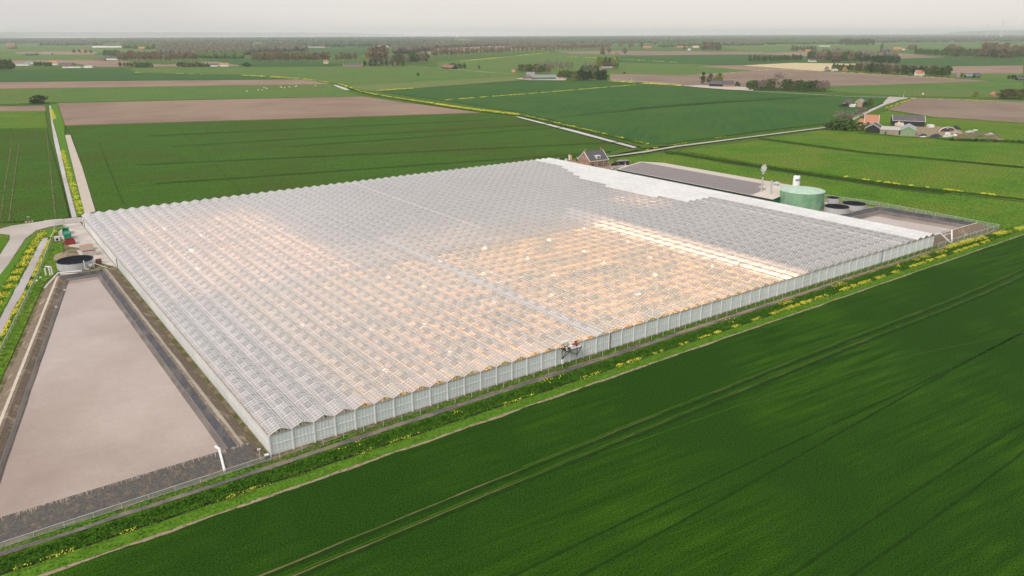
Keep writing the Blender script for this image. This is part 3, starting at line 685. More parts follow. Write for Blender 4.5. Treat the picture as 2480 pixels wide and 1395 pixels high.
# crop beds, two per gable, cut by cross paths
def zone(x, y):  # lamp-lit zones get warmer crop tones, glow partly painted in
    if x < 190 and y < 110 and x > 22: return 'crop_ochre'
    if x < 70 and y > 100: return 'crop_peach'
    return 'crop_grey' if x > 190 else 'crop_pale'
MB().quad((0, 0, .05), (L, 0, .05), (L, W, .05), (0, W, .05)).obj('floor', 'yard', gh)
beds = {}
rng = np.random.default_rng(3)
for i in range(NS):
    for (ya, yb) in ((3, 53), (56, 109), (113, 180), (183, 248)):
        k = zone((i+.5)*SP, (ya+yb)/2); b = beds.setdefault(k, [])
        for off in (.35, 1.95, 3.55):
            b.append((i*SP+off, ya, yb))
for k, lst in beds.items():
    for bi in range(0, len(lst), 3):
        V = []; F = []
        for (x, ya, yb) in lst[bi:bi+3]:
            ny = int((yb-ya)/.7); o = len(V); ys = np.linspace(ya, yb, ny+1)
            for y in ys:
                h = 1.0+rng.normal()*.12; w_ = .5+rng.normal()*.05
                V += [(x, y, .1), (x+.1, y, h*.9), (x+.4+rng.normal()*.08, y, h*1.1), (x+.1+w_*1.2, y, h*.9), (x+.85, y, .1)]
            for q in range(ny):
                for r in range(4): F.append((o+q*5+r, o+q*5+5+r, o+q*5+6+r, o+q*5+1+r))
        link('crop_bed', npmesh('crop_bed', V, F, k), gh)
# inner white screen walls between departments
MB().box(192-.05, .4, .1, 192+.05, 133, 4.75).obj('screen_wall', 'screen_white', gh)
MB().box(186.6, .6, .06, 191.9, 133, 1.35).obj('white_strip', 'screen_white', gh)  # white strip added before the wall to widen the bright band
MB().box(92, 0, H-.15, 94.2, 133, H+.12).obj('gutter_walkway', 'white_steel', gh)
MB().box(253, 0, H-.15, 255, 166, H+.12).obj('gutter_walkway', 'white_steel', gh)
MB().box(134.1, 120, H-.15, 134.8, 251, H+.1).obj('gutter_walkway', 'white_steel', gh)
# hanging air units
au = MB(); au.box(-1.0, -.5, 2.2, 1.0, .5, 3.7); au.box(-1.1, -.6, 3.7, 1.1, .6, 3.8); au.box(-.2, -.2, 3.8, .2, .2, 4.1)
au = au.mesh('air_unit', 'white_steel')
aus = [(20, 27), (33, 16), (52, 16), (71, 17), (95, 22), (60, 38), (44, 44), (84, 45), (108, 36), (130, 24), (150, 31), (118, 55), (142, 52), (165, 47), (171, 30), (182, 20),
       (30, 62), (56, 66), (78, 70), (100, 72), (125, 76), (150, 70), (172, 72), (46, 86), (70, 90), (96, 94), (122, 98), (148, 94), (172, 96),
       (14, 105), (32, 112), (50, 120), (20, 135), (42, 142), (60, 138), (26, 162), (50, 166), (34, 188), (56, 192), (24, 206), (46, 214), (64, 224)]
for x, y in aus: link('air_unit', au, gh, (round(x/SP)*SP+SP/2, round(y/BY)*BY+BY/2, 0))
# lamp rows: light really comes from the lamps under the roof
def lamprow(x, y0, y1, p, colr):
    l = bpy.data.lights.new('grow_light', 'AREA'); l.shape = 'RECTANGLE'; l.size = .5; l.size_y = y1-y0; l.energy = p*(y1-y0); l.color = colr
    o = bpy.data.objects.new('grow_light', l); col.objects.link(o); o.location = (x, (y0+y1)/2, 3.7); o.parent = gh
for i in range(5, 40):
    x = (i+.5)*SP
    st = 28 if x < 50 else 38 if x < 100 else 46
    if x > 180: st = 48
    lamprow(x, 2, 106+random.uniform(0, 7), st*random.uniform(.85, 1.15), (1, .57, .29))
for i in range(1, 15): lamprow((i+.5)*SP, 106+random.uniform(0, 9), 236-random.uniform(0, 10), (18 if i < 3 else 42)*random.uniform(.8, 1.2), (1, .60, .38))
for i in range(4, 15): lamprow((i+.5)*SP, 40+random.uniform(0, 14), 103, 16, (1, .66, .46))
for i in range(15, 30): lamprow((i+.5)*SP, 114, 135+random.uniform(0, 16), 9, (1, .66, .46))
for i in range(48, 53): lamprow((i+.5)*SP, 120, 150, 40, (1, .6, .4))

# south front: plinth, posts, panes and gable glass
MB().box(0, -.12, 0, L, .12, .42).obj('plinth', 'plinth', gh)
pp = MB().quad((0, 0, .42), (SP, 0, .42), (SP, 0, H-.12), (0, 0, H-.12)).mesh('wall_pane', 'south_pane')
m_ = MB()
for k in range(1, 6): m_.box(k*SP/6-.045, -.07, .42, k*SP/6+.045, -.004, H-.12)
m_.box(0, -.09, 2.6, SP, -.01, 2.74); m_.box(0, -.06, 1.05, SP, -.01, 1.11)
wbar = m_.mesh('glazing_bars', 'white_paint')
post = MB().box(-.13, -.26, 0, .13, -.03, H-.1).mesh('wall_post', 'white_paint')
gp = MB().add(((0, 0, H), (SP, 0, H), (SP/2, 0, H+RISE)), ((0, 1, 2),)).mesh('gable_pane', 'glass_gable')
m_ = MB()
for k in range(1, 6):
    x = k*SP/6; z = H+RISE*(1-abs(x-SP/2)/(SP/2)); m_.box(x-.03, -.05, H, x+.03, -.004, z-.02)
m_.bar((0, -.03, H), (SP/2, -.03, H+RISE), .09); m_.bar((SP/2, -.03, H+RISE), (SP, -.03, H), .09)
gbar = m_.mesh('gable_frame', 'white_steel')
for i in range(NS):
    p = link('wall_pane', pp, gh, (i*SP, 0, 0)); link('glazing_bars', wbar, p, kind='stuff')
    p = link('gable_pane', gp, gh, (i*SP, 0, 0)); link('gable_frame', gbar, p)
    if i: link('wall_post', post, gh, (i*SP, 0, 0))
MB().box(-.05, -.18, H-.14, L, .1, H-.01).obj('eave_rail', 'rust_edge', gh)
MB().box(-.3, -.28, 0, -.02, .0, H+.05).obj('corner_post', 'white_paint', gh)
m_ = MB()
for k in range(int(L/1.6)): m_.box(k*1.6+.3, -.135, .16, k*1.6+.9, -.12, .24)
m_.obj('plinth_vents', 'dark', gh, kind='stuff')
# dark downpipes / door on the south front
for x in (96.2, 238): MB().box(x-.12, -.3, .1, x+.12, -.27, H-.2).obj('downpipe', 'dark', gh)
# west front
wp = MB().quad((0, 0, .4), (0, BY-.02, .4), (0, BY-.02, H-.15), (0, 0, H-.15)).mesh('side_panel', 'white_wall')
m_ = MB()
for k in range(1, 5): m_.box(-.03, k*BY/5-.015, .4, -.004, k*BY/5+.015, H-.15)
m_.box(-.035, 0, 2.6, -.005, BY, 2.66)
wbr = m_.mesh('glazing_bars', 'white_wall')
for j in range(NB):
    p = link('side_panel', wp, gh, (0, j*BY, 0)); link('glazing_bars', wbr, p, kind='stuff')
    p = link('side_panel', wp, gh, (L, j*BY, 0))
MB().box(-.14, 0, 0, .1, W, .4).obj('plinth', 'plinth', gh)
MB().box(L-.1, 0, 0, L+.14, W, .4).obj('plinth', 'plinth', gh)
MB().box(-.28, 0, H-.16, .05, W, H+.02).obj('eave_gutter', 'rust_edge', gh)
MB().box(L-.05, 0, H-.16, L+.28, W, H+.02).obj('eave_gutter', 'white_paint', gh)
MB().quad((0, W, 0), (L, W, 0), (L, W, H), (0, W, H)).obj('north_wall', 'white_wall', gh)
m_ = MB()
for i in range(NS): m_.add(((i*SP, W, H), ((i+1)*SP, W, H), ((i+.5)*SP, W, H+RISE)), ((0, 1, 2),))
m_.obj('north_gables', 'white_wall', gh, kind='stuff')
for y in (168.5, 247):
    d = MB().box(-.2, y-.9, .05, -.04, y+.9, 3.9).obj('side_door', 'white_paint', gh); MB().box(-.24, y-1.05, .05, -.05, y-.9, 4.1).obj('door_edge', 'dark', d)

# ------------------------------------------------------------------ vegetation scatter
def leafquads(P, size, rng, up=.35):
    n = len(P); a = rng.normal(size=(n, 3)); a /= np.linalg.norm(a, axis=1)[:, None]
    b = rng.normal(size=(n, 3)); b -= (b*a).sum(1)[:, None]*a; b /= np.linalg.norm(b, axis=1)[:, None]
    s = (size*rng.uniform(.6, 1.35, n))[:, None]
    V = np.stack([P-a*s-b*s*.6, P+a*s-b*s*.6, P+a*s+b*s*.6, P-a*s+b*s*.6], 1).reshape(-1, 3)
    return V, np.arange(4*n).reshape(-1, 4)
def scatter(name, pts, width, n, size, hgt, m, px=True, seed=0, patch=None, z0=0, label=None, prof=1.0):
    rng = np.random.default_rng(seed)
    W_ = [np.array(G(*p[:2], 0)) if px else np.array((p[0], p[1], 0.)) for p in pts]
    seg = [np.linalg.norm(W_[i+1]-W_[i]) for i in range(len(W_)-1)]; cum = np.cumsum([0]+seg)
    t = rng.uniform(0, cum[-1], n); P = []
    for tt in t:
        i = min(np.searchsorted(cum, tt, 'right')-1, len(seg)-1); f = (tt-cum[i])/seg[i]
        p = W_[i]*(1-f)+W_[i+1]*f; d = (W_[i+1]-W_[i])/seg[i]; nrm = np.array((-d[1], d[0], 0))
        if patch and mnoise.noise((tt*patch[0], seed, 0))*.5+.5 < patch[1]: continue
        o = rng.normal()*.33
        if abs(o) > .5: o = rng.uniform(-.5, .5)
        tn = mnoise.noise((tt*(patch[0]*4 if patch else .3), seed, 4))
        if patch and rng.uniform() > .5+1.7*tn: continue
        P.append(p+nrm*(o*(1+.7*tn)+.25*tn)*width+np.array((0, 0, z0+hgt*rng.uniform(.15, 1)*(1-.5*abs(o*2)**2))))
    if not P: return None
    V, F = leafquads(np.array(P), size, rng)
    o = link(name, npmesh(name, V, F, m), kind='stuff')
    return o
# tall herbs on the ditch bank in front of the glasshouse
scatter('bank_herbs', [(-70, -6.3), (340, -6.3)], 3.4, 26000, .17, .45, 'veg', px=False, seed=1, z0=-.15)
scatter('bank_herbs', [(-70, -7.9), (340, -7.9)], 1.8, 9000, .15, .3, 'veg', px=False, seed=2, z0=-.55)
scatter('verge_grass', [(-70, -11.6), (345, -11.6)], 4.2, 22000, .12, .18, 'veg_light', px=False, seed=3, z0=0)
scatter('track_grass', [(-70, -1.9), (340, -1.9)], 1.8, 7000, .08, .1, 'grass', px=False, seed=33, z0=0)
scatter('mustard_flowers', [(-70, -9.9), (90, -9.9)], 1.0, 2600, .11, .5, 'yellow', px=False, seed=4, patch=(.09, .52), z0=.0)
scatter('mustard_flowers', [(90, -9.9), (180, -9.8)], 1.1, 4600, .10, .7, 'yellow', px=False, seed=5, patch=(.12, .47), z0=.0)
scatter('mustard_flowers', [(150, -9.8), (310, -9.8)], 1.7, 9500, .10, .9, 'yellow', px=False, seed=6, patch=(.11, .44), z0=.05)
scatter('mustard_flowers', [(-50, -6), (180, -6)], 2.4, 1300, .12, .6, 'yellow', px=False, seed=7, patch=(.07, .66), z0=.1)
scatter('mustard_flowers', [(150, -6.3), (290, -6.3)], 2.6, 4200, .11, .9, 'yellow', px=False, seed=77, patch=(.07, .55), z0=.1)
scatter('mustard_flowers', [(280, -4.5), (300, -5), (345, -9)], 3.5, 6000, .12, 1.0, 'yellow', px=False, seed=8, patch=(.1, .4))
# west ditch
scatter('mustard_flowers', [(108, 556), (86, 585), (59, 631), (40, 660), (24, 687), (-5, 730), (-30, 775)], 3.6, 6500, .18, 1.0, 'yellow', seed=9, patch=(.05, .3))
scatter('mustard_flowers', [(136, 556), (122, 576), (98, 630), (73, 688), (38, 748), (0, 822), (-20, 870)], 1.3, 8500, .17, 1.0, 'yellow', seed=10, patch=(.04, .2))
scatter('ditch_herbs', [(134, 560), (120, 580), (96, 632), (70, 692), (34, 752), (0, 826)], 1.6, 4500, .16, .6, 'veg', seed=12)
scatter('ditch_herbs', [(104, 562), (78, 592), (48, 640), (18, 690), (-15, 745)], 4.5, 7000, .2, .5, 'veg_light', seed=13)
scatter('mustard_flowers', [(126, 262), (134, 285)], 4, 900, .35, .8, 'yellow', seed=14)
scatter('mustard_flowers', [(152, 360), (172, 430), (186, 480), (198, 515)], 3.2, 3800, .25, .9, 'yellow', seed=15, patch=(.04, .25))
scatter('mustard_flowers', [(590, 180), (680, 185), (745, 190)], 8, 700, .8, 1.5, 'yellow', seed=16, patch=(.01, .3))
scatter('mustard_flowers', [(330, 172), (590, 179)], 8, 260, .7, 1.0, 'yellow', seed=17, patch=(.01, .45))
scatter('mustard_flowers', [(745, 190), (800, 198), (830, 203), (870, 218)], 5, 700, .5, 1.2, 'yellow', seed=18, patch=(.01, .3))
scatter('canal_reeds', [(845, 213), (900, 228), (990, 243), (1100, 263), (1250, 281)], 5, 2600, .5, 1.1, 'veg', seed=19)
scatter('mustard_flowers', [(870, 220), (950, 235), (1080, 254)], 6, 3400, .36, 1.3, 'yellow', seed=20, patch=(.05, .3))
scatter('mustard_flowers', [(1060, 252), (1150, 265), (1255, 278)], 7, 5000, .34, 1.4, 'yellow', seed=21, patch=(.05, .25))
scatter('canal_reeds', [(1262, 281), (1400, 314), (1560, 352)], 7, 5200, .35, 1.0, 'veg', seed=22)
scatter('mustard_flowers', [(1270, 281), (1400, 311), (1570, 352)], 6, 2000, .34, 1.1, 'yellow', seed=23, patch=(.04, .42))
scatter('mustard_flowers', [(1080, 242), (1300, 226), (1540, 207)], 4, 2600, .42, .9, 'yellow', seed=24, patch=(.02, .25))
scatter('mustard_flowers', [(1480, 197), (1560, 203), (1650, 209)], 12, 1700, .7, 1.0, 'yellow', seed=25, patch=(.02, .3))
scatter('mustard_flowers', [(920, 218), (1000, 213)], 10, 260, .6, .8, 'yellow', seed=26)
scatter('mustard_flowers', [(1290, 270), (1500, 248), (1700, 229)], 1.2, 500, .3, .5, 'veg_light', seed=27)
scatter('mustard_flowers', [(2000, 176), (2310, 195)], 6, 900, .6, .8, 'yellow', seed=28, patch=(.02, .3))
scatter('mustard_flowers', [(2150, 266), (2215, 243)], 4, 800, .35, .8, 'yellow', seed=29, patch=(.03, .4))
scatter('mustard_flowers', [(2215, 243), (2480, 252)], 4, 700, .35, .8, 'yellow', seed=30, patch=(.03, .45))
scatter('mustard_flowers', [(1700, 186), (1870, 171), (2000, 176)], 6, 500, .7, .8, 'yellow', seed=31, patch=(.02, .4))
scatter('mustard_flowers', [(1560, 366), (1640, 351), (1760, 333)], 4, 500, .25, .6, 'yellow', seed=32, patch=(.05, .5))
scatter('mustard_flowers', [(1120, 148), (1230, 138), (1330, 128)], 14, 900, 1.2, 1.2, 'yellow', seed=34, patch=(.006, .35))
scatter('mustard_flowers', [(1360, 138), (1450, 141), (1640, 153)], 10, 500, 1.2, 1, 'yellow', seed=35, patch=(.006, .4))
scatter('ditch_herbs', [(1612, 369), (1800, 399), (2000, 431), (2200, 458), (2480, 491), (2600, 505)], 4, 13000, .3, .9, 'veg', seed=36)
scatter('ditch_herbs', [(1640, 370), (1800, 397), (2000, 428)], 3, 1500, .3, .6, 'reed', seed=37, patch=(.05, .4))
scatter('mustard_flowers', [(2020, 429), (2120, 444), (2240, 460), (2420, 480)], 3, 3200, .24, 1.1, 'yellow', seed=38, patch=(.11, .5))
scatter('ditch_herbs', [(1838, 337), (2100, 373), (2480, 410)], 2, 4500, .25, .4, 'veg', seed=39)
scatter('road_verge', [(1640, 350), (1850, 323), (2000, 305)], 3, 2500, .25, .3, 'veg_light', seed=40)
scatter('mustard_flowers', [(700, 467), (1000, 430), (1300, 392)], 1.5, 260, .2, .5, 'yellow', seed=41, patch=(.03, .5))
scatter('moss_strip', [(-1.6, 5), (-1.6, 165)], 1.4, 5000, .1, .15, 'reed', px=False, seed=42)
scatter('basin_grass', [(-26, 165), (-56, 30)], 5, 9000, .14, .2, 'veg_light', px=False, seed=43, patch=None)
slab('grass_strip', [(-19, 176), (-24.5, 164), (-60, 0), (-84, 0), (-60, 40), (-44, 96), (-27, 176), (-21, 200), (-16, 200)], 'pasture', px=False)
slab('grass_strip', [(-19, 182), (-14, 188), (-13, 214), (-11.5, 222), (-16, 224), (-24, 182)], 'pasture', px=False)

# ------------------------------------------------------------------ trees
TREE = {}
def crown(kind, seed):
    rng = np.random.default_rng(seed)
    spec = {  # wide/high profile, leaf material, count, leaf size, trunk fraction
     'poplar': (.23, 'leaf_brown', 340, .036, .38, 1.5), 'round': (.36, 'leaf_green', 340, .046, .12, 1), 'olive': (.38, 'leaf_olive', 320, .046, .12, 1),
     'brown': (.34, 'leaf_brown', 320, .045, .15, 1), 'column': (.15, 'leaf_dark', 260, .032, .03, 1.3), 'dark': (.42, 'leaf_dark', 340, .05, .04, 1),
     'lime': (.48, 'leaf_lime', 340, .05, .06, 1), 'bare': (.42, 'leaf_bare', 300, .032, .12, 1), 'pink': (.5, 'leaf_pink', 300, .05, .12, 1),
     'shrub': (.75, 'leaf_green', 340, .075, .0, 1), 'olive_shrub': (.75, 'leaf_olive', 340, .075, .0, 1), 'dark_shrub': (.8, 'leaf_dark', 340, .08, .0, 1), 'yellow_shrub': (.6, 'leaf_yellow', 300, .08, 0, 1)}[kind]
    rx, lm_, n, ls, tf, pw = spec
    n = int(n*(1.7 if kind == 'poplar' else 2.3)); ls *= .82
    # clumps give light and dark masses and gaps
    nc = 34; cc = []
    while len(cc) < nc:
        z = rng.uniform(0, 1); th = rng.uniform(0, 2*math.pi); rr = rng.uniform(.3, 1)**.5
        env = math.sin(math.pi*min(1, max(.02, z**(.75*pw)*.92+.08)))**.6
        cc.append((rr*env*rx*math.cos(th)*.86, rr*env*rx*math.sin(th)*.86, tf+(1-tf)*(.06+.88*z)))
    cc = np.array(cc); idx = rng.integers(0, nc, n)
    r_ = rng.uniform(.04, .13, nc)*(1 if rx > .25 else .62)
    P = cc[idx]+rng.normal(size=(n, 3))*r_[idx][:, None]*np.array((1, 1, .9))*.75
    P = P[(P[:, 2] > tf*.9)]; P[:, 2] = np.minimum(P[:, 2], 1)
    V, F = leafquads(P, ls, rng)
    cm_ = npmesh('crown', V, F, lm_)
    t = MB(); t.tube([(0, 0, 0), (.004, 0, tf*.6+.05), (0, .006, tf+.3), (0, 0, .8)], [.018, .013, .009, .003], 6)
    for k in range(6):
        z = tf+.05+k*.08; a = rng.uniform(0, 6.28); q = rx*.7
        t.tube([(0, 0, z), (q*math.cos(a)*.6, q*math.sin(a)*.6, z+.07), (q*math.cos(a), q*math.sin(a), z+.2)], [.008, .005, .002], 4)
    return cm_, t.mesh('trunk', 'bark'), rx
def tree(u, v, hpx, kind, label, cat='tree', group=None, wpx=None, name=None):
    key = (kind, random.randrange(4))
    if key not in TREE: TREE[key] = crown(kind, hash(kind) % 1000+key[1] if False else sum(map(ord, kind))+key[1]*17)
    cm_, tm, rx = TREE[key]
    p = G(u, v, 0); h = hpx*depth(p)/FPX
    sx = h if wpx is None else wpx*depth(p)/FPX/(2*rx)
    nm = name or {'poplar': 'poplar_tree', 'shrub': 'shrub', 'olive_shrub': 'shrub', 'dark_shrub': 'shrub', 'yellow_shrub': 'shrub', 'column': 'columnar_tree'}.get(kind, 'broadleaf_tree')
    o = thing(nm, label, cat, p, random.uniform(0, 6.28), group)
    o.scale = (sx, sx, h)
    link('crown', cm_, o); link('trunk', tm, o)
    return o
def treerow(pts, n, hpx, kind, desc, place, group, wpx=None, jit=.12, skip=()):
    for i in range(n):
        if i in skip: continue
        t = (i+.5)/n*(len(pts)-1); k = min(int(t), len(pts)-2); f = t-k
        u = pts[k][0]*(1-f)+pts[k+1][0]*f; v = pts[k][1]*(1-f)+pts[k+1][1]*f
        hh = hpx[0]+(hpx[1]-hpx[0])*i/max(1, n-1) if isinstance(hpx, tuple) else hpx
        kk = kind if isinstance(kind, str) else random.choice(kind)
        tree(u+random.uniform(-jit, jit)*10, v+random.uniform(-.5, .5)*jit*5, hh*random.uniform(.9, 1.08), kk, f'{ordw(i)} {desc} from the left {place}', 'tree' if 'shrub' not in kk else 'shrub', group, wpx)
treerow([(290, 150.5), (398, 151.5)], 14, 30, 'poplar', 'brown poplar', 'in the tall row at the far left', 'poplars in the far left row')
treerow([(402, 151), (484, 149)], 9, 25, 'poplar', 'brown poplar', 'in the thinner row at far left', 'poplars in the thinner row')
treerow([(616, 154), (800, 154)], 24, 29, 'poplar', 'brown poplar', 'in the long row left of centre', 'poplars in the row left of centre')
treerow([(816, 152), (866, 151)], 6, 25, 'poplar', 'brown poplar', 'in the short row beside the long barn', 'poplars beside the long barn')
treerow([(895, 152), (938, 152)], 5, 40, 'brown', 'large brown-leaved tree', 'in the clump behind the farmyard', 'big brown trees behind the farmyard')
treerow([(1048, 143), (1240, 133), (1480, 122)], 44, (26, 17), 'poplar', 'brown poplar', 'in the longest row, centre distance', 'poplars in the longest row')
treerow([(945, 156), (1040, 150)], 12, 24, ['round', 'olive', 'bare'], 'mixed green tree', 'in the farm wood left of centre', 'trees in the farm wood')
treerow([(880, 158), (985, 159)], 8, 13, ['round', 'dark'], 'small green tree', 'around the brown-roofed farmyard', 'small trees round the farmyard')
treerow([(1090, 164), (1130, 166)], 6, 12, ['olive', 'round'], 'small green tree', 'behind the red-roofed barn', 'trees behind the red-roofed barn')
tree(1015, 183, 8, 'dark', 'lone small dark tree standing in the green field')
tree(1163, 167, 9, 'olive', 'lone small tree right of the red-roofed barn')
treerow([(1256, 177), (1335, 178)], 9, 20, ['olive', 'round', 'brown'], 'olive green tree', 'behind the long grey barn', 'trees behind the long grey barn')
tree(1301, 175, 20, 'column', 'dark pointed conifer among trees behind the long grey barn', wpx=15)
treerow([(1355, 192), (1420, 194)], 8, 20, ['olive', 'round', 'bare'], 'rounded tree', 'in the clump right of the grey barn', 'trees right of the grey barn')
treerow([(1405, 196), (1470, 195)], 7, 24, ['round', 'olive', 'dark'], 'broad green tree', 'in the dense clump by the yellow verge', 'trees in the dense clump')
tree(1400, 194, 14, 'lime', 'low lime-green tree beside the dense clump', wpx=34)
treerow([(1302, 168), (1392, 171)], 12, 20, 'bare', 'thin young tree', 'in the bare row above the grey barn', 'young trees above the grey barn', wpx=9)
treerow([(1415, 172), (1445, 172)], 3, 22, 'bare', 'thin young tree', 'left of the small grey shed', 'young trees left of the shed', wpx=10)
treerow([(1445, 168), (1500, 168)], 6, 27, ['lime', 'olive'], 'yellow-green tree', 'behind the small grey shed', 'yellow-green trees behind the shed', wpx=14)
treerow([(1408, 171), (1450, 172)], 4, 12, 'shrub', 'rounded bush', 'left of the small grey shed', 'bushes left of the shed')
for k, (u, v, h, kd) in enumerate([(1461, 133, 18, 'brown'), (1505, 117, 17, 'brown'), (1530, 120, 20, 'brown'), (1477, 132, 17, 'brown'), (1515, 134, 17, 'brown'), (1462, 133, 9, 'shrub'), (1588, 113, 12, 'brown'), (1612, 113, 11, 'brown'), (1555, 118, 14, 'olive'), (1660, 123, 10, 'olive')]):
    tree(u, v, h, kd, f'{ordw(k)} isolated brown-green tree of the far central hamlet', group='trees of the far central hamlet')
treerow([(1702, 125), (1745, 126)], 6, 22, ['brown', 'olive', 'round'], 'tall tree', 'in the clump right of the far hamlet', 'trees right of the far hamlet')
treerow([(1815, 153), (1945, 151)], 14, 15, 'round', 'rounded dark green tree', 'in the orchard row behind the straw field', 'trees in the row behind the straw field')
tree(1703, 206, 30, 'column', 'tall dark columnar poplar left of the black barn', wpx=11)
tree(1722, 205, 24, 'olive', 'olive tree leaning just left of the black barn', wpx=20)
tree(1742, 203, 24, 'lime', 'yellow-green tree behind the black barn roof', wpx=24)
tree(1788, 212, 12, 'dark_shrub', 'round dark bush right of the brick gable', cat='shrub', wpx=14)
treerow([(1812, 218), (1875, 220)], 9, (20, 26), ['olive', 'round', 'bare'], 'leafy tree', 'in the left part of the roadside wood', 'trees of the roadside wood, left')
tree(1886, 218, 38, 'bare', 'tallest bare brown tree of the roadside wood', wpx=40)
treerow([(1895, 221), (2005, 224)], 14, 24, ['olive', 'round', 'bare', 'dark'], 'leafy tree', 'in the right part of the roadside wood', 'trees of the roadside wood, right')
treerow([(1815, 220), (2000, 225)], 16, 9, 'shrub', 'low bush', 'at the foot of the roadside wood', 'bushes of the roadside wood')
treerow([(1960, 152), (2085, 156)], 14, 24, ['olive', 'round', 'brown'], 'tree', 'in the hamlet wood behind the straw field', 'trees of the hamlet wood')
treerow([(2090, 155), (2180, 158)], 14, 17, 'dark', 'dark green orchard tree', 'in the dense block right of the hamlet', 'orchard trees', wpx=11)
treerow([(2018, 173), (2070, 176)], 7, 15, ['round', 'olive'], 'small tree', 'in front of the straw field', 'small trees by the straw field')
treerow([(2075, 178), (2245, 187)], 22, 21, ['round', 'olive', 'brown', 'dark'], 'leafy tree', 'in the village belt above the ploughed field', 'trees of the village belt')
treerow([(2250, 190), (2300, 191)], 6, 25, ['round', 'olive'], 'broad tree', 'right of the white gabled house', 'trees right of the white gabled house')
treerow([(2215, 137), (2285, 140)], 8, 15, 'round', 'dark green tree', 'in the far right wood edge', 'trees in the far right wood')
treerow([(2285, 141), (2480, 147)], 20, 20, ['round', 'olive', 'dark'], 'green tree', 'in the long far right wood', 'trees in the long far right wood')
treerow([(2380, 144), (2440, 146)], 7, 34, 'brown', 'tall brown tree', 'rising over the far right wood', 'tall brown trees at far right')
treerow([(2295, 139), (2325, 140)], 4, 25, 'brown', 'brown tree', 'left in the far right wood', 'brown trees left in the wood')
treerow([(2455, 145), (2478, 146)], 3, 31, 'brown', 'brown tree', 'at the right edge of the photo', 'brown trees at the right edge')
tree(2137, 125, 15, 'column', 'thin dark columnar tree left of the far red farm', wpx=7)
treerow([(2200, 127), (2222, 127)], 3, 14, ['brown', 'round'], 'round tree', 'right of the far red farm', 'trees right of the far red farm')
treerow([(1918, 127), (1980, 127)], 7, 13, ['olive', 'round'], 'small round tree', 'in the far orchard right of centre', 'trees in the far orchard')
treerow([(2035, 114), (2118, 115)], 10, 16, 'round', 'dark tree', 'in the far dark copse', 'trees in the far dark copse')
treerow([(2440, 196), (2478, 198)], 5, 9, 'dark', 'dark tree', 'beside the black shed at right', 'dark trees by the right shed')
tree(2330, 193, 11, 'round', 'small round tree beside the blue-grey sheds')
treerow([(2420, 243), (2478, 244)], 5, 22, ['lime', 'olive'], 'yellow-green bushy tree', 'behind the right-hand road', 'yellow-green trees by the right road', wpx=24)
tree(2364, 239, 12, 'lime', 'lone pale yellow-green bush left of the roadside trees', cat='shrub', wpx=16)
tree(2055, 262, 17, 'pink', 'pink-blossomed round tree left of the pale brick house', wpx=22)
tree(2108, 262, 19, 'olive', 'dark olive rounded tree right of the pale brick house', wpx=15)
tree(2094, 262, 12, 'dark', 'dark shrub just right of the pale brick house', cat='shrub', wpx=16)
tree(2038, 261, 7, 'olive_shrub', 'clipped olive bush at the far left of the brick house garden', cat='shrub', wpx=12)
tree(2098, 265, 6, 'olive_shrub', 'small clipped bush at the brick house drive', cat='shrub', wpx=9)
# big bushes by the farm
tree(2045, 296, 24, 'bare', 'large bare grey-brown bushy tree behind the farm hedge', wpx=60)
tree(2085, 288, 24, 'bare', 'bare dark-brown tree behind the orange roof', wpx=34)
tree(2028, 318, 26, 'shrub', 'big round green bush at the farm corner', cat='shrub', wpx=54)
tree(2012, 316, 18, 'shrub', 'smaller green bush left in the farm hedge', cat='shrub', wpx=34)
tree(2056, 320, 30, 'shrub', 'tallest green bush in the farm hedge', cat='shrub', wpx=46)
tree(2082, 321, 21, 'olive_shrub', 'yellow-green willow bush right in the farm hedge', cat='shrub', wpx=34)
tree(96, 245, 19, 'dark_shrub', 'lone dark bush at the head of the straight canal', cat='shrub', wpx=44)
tree(1494, 396, 10, 'lime', 'lime-green garden bush right of the brick house', cat='shrub', wpx=18)
tree(1399, 392, 8, 'shrub', 'small bush at the left foot of the brick house', cat='shrub', wpx=10)
treerow([(2098, 315), (2130, 300)], 4, 14, ['round', 'olive', 'dark'], 'garden tree', 'behind the black-gabled shed', 'garden trees at the farm')
treerow([(2300, 345), (2476, 352)], 12, 7, ['shrub', 'olive_shrub', 'dark_shrub'], 'low bush', 'on the field ditch right of the farm', 'bushes on the ditch right of the farm')
# left distance
treerow([(0, 165), (34, 164)], 6, 24, ['round', 'olive'], 'rounded green tree', 'at the left edge of the photo', 'trees at the left edge')
treerow([(85, 156), (130, 157)], 6, 12, 'round', 'small green tree', 'among the white-walled sheds', 'trees among the white-walled sheds')
treerow([(290, 158), (370, 160)], 9, 12, ['shrub', 'olive_shrub', 'round'], 'green bush', 'under the tall poplar row', 'bushes under the poplar row')
treerow([(434, 158), (510, 159)], 9, 10, ['shrub', 'olive_shrub', 'dark_shrub'], 'low bush', 'left of the small red-roofed house', 'bushes left of the red-roofed house')
tree(600, 158, 9, 'dark_shrub', 'wide low dark bush under the long poplar row', cat='shrub', wpx=26)
treerow([(255, 132), (290, 133)], 5, 15, 'round', 'dark green tree', 'behind the blue-roofed farm', 'trees behind the blue-roofed farm')
treerow([(175, 124), (230, 125)], 4, 9, ['round', 'olive'], 'small tree', 'round the far orange farm', 'trees round the far orange farm')
tree(735, 132, 17, 'column', 'dark columnar tree beyond the gap between poplar rows', wpx=7)

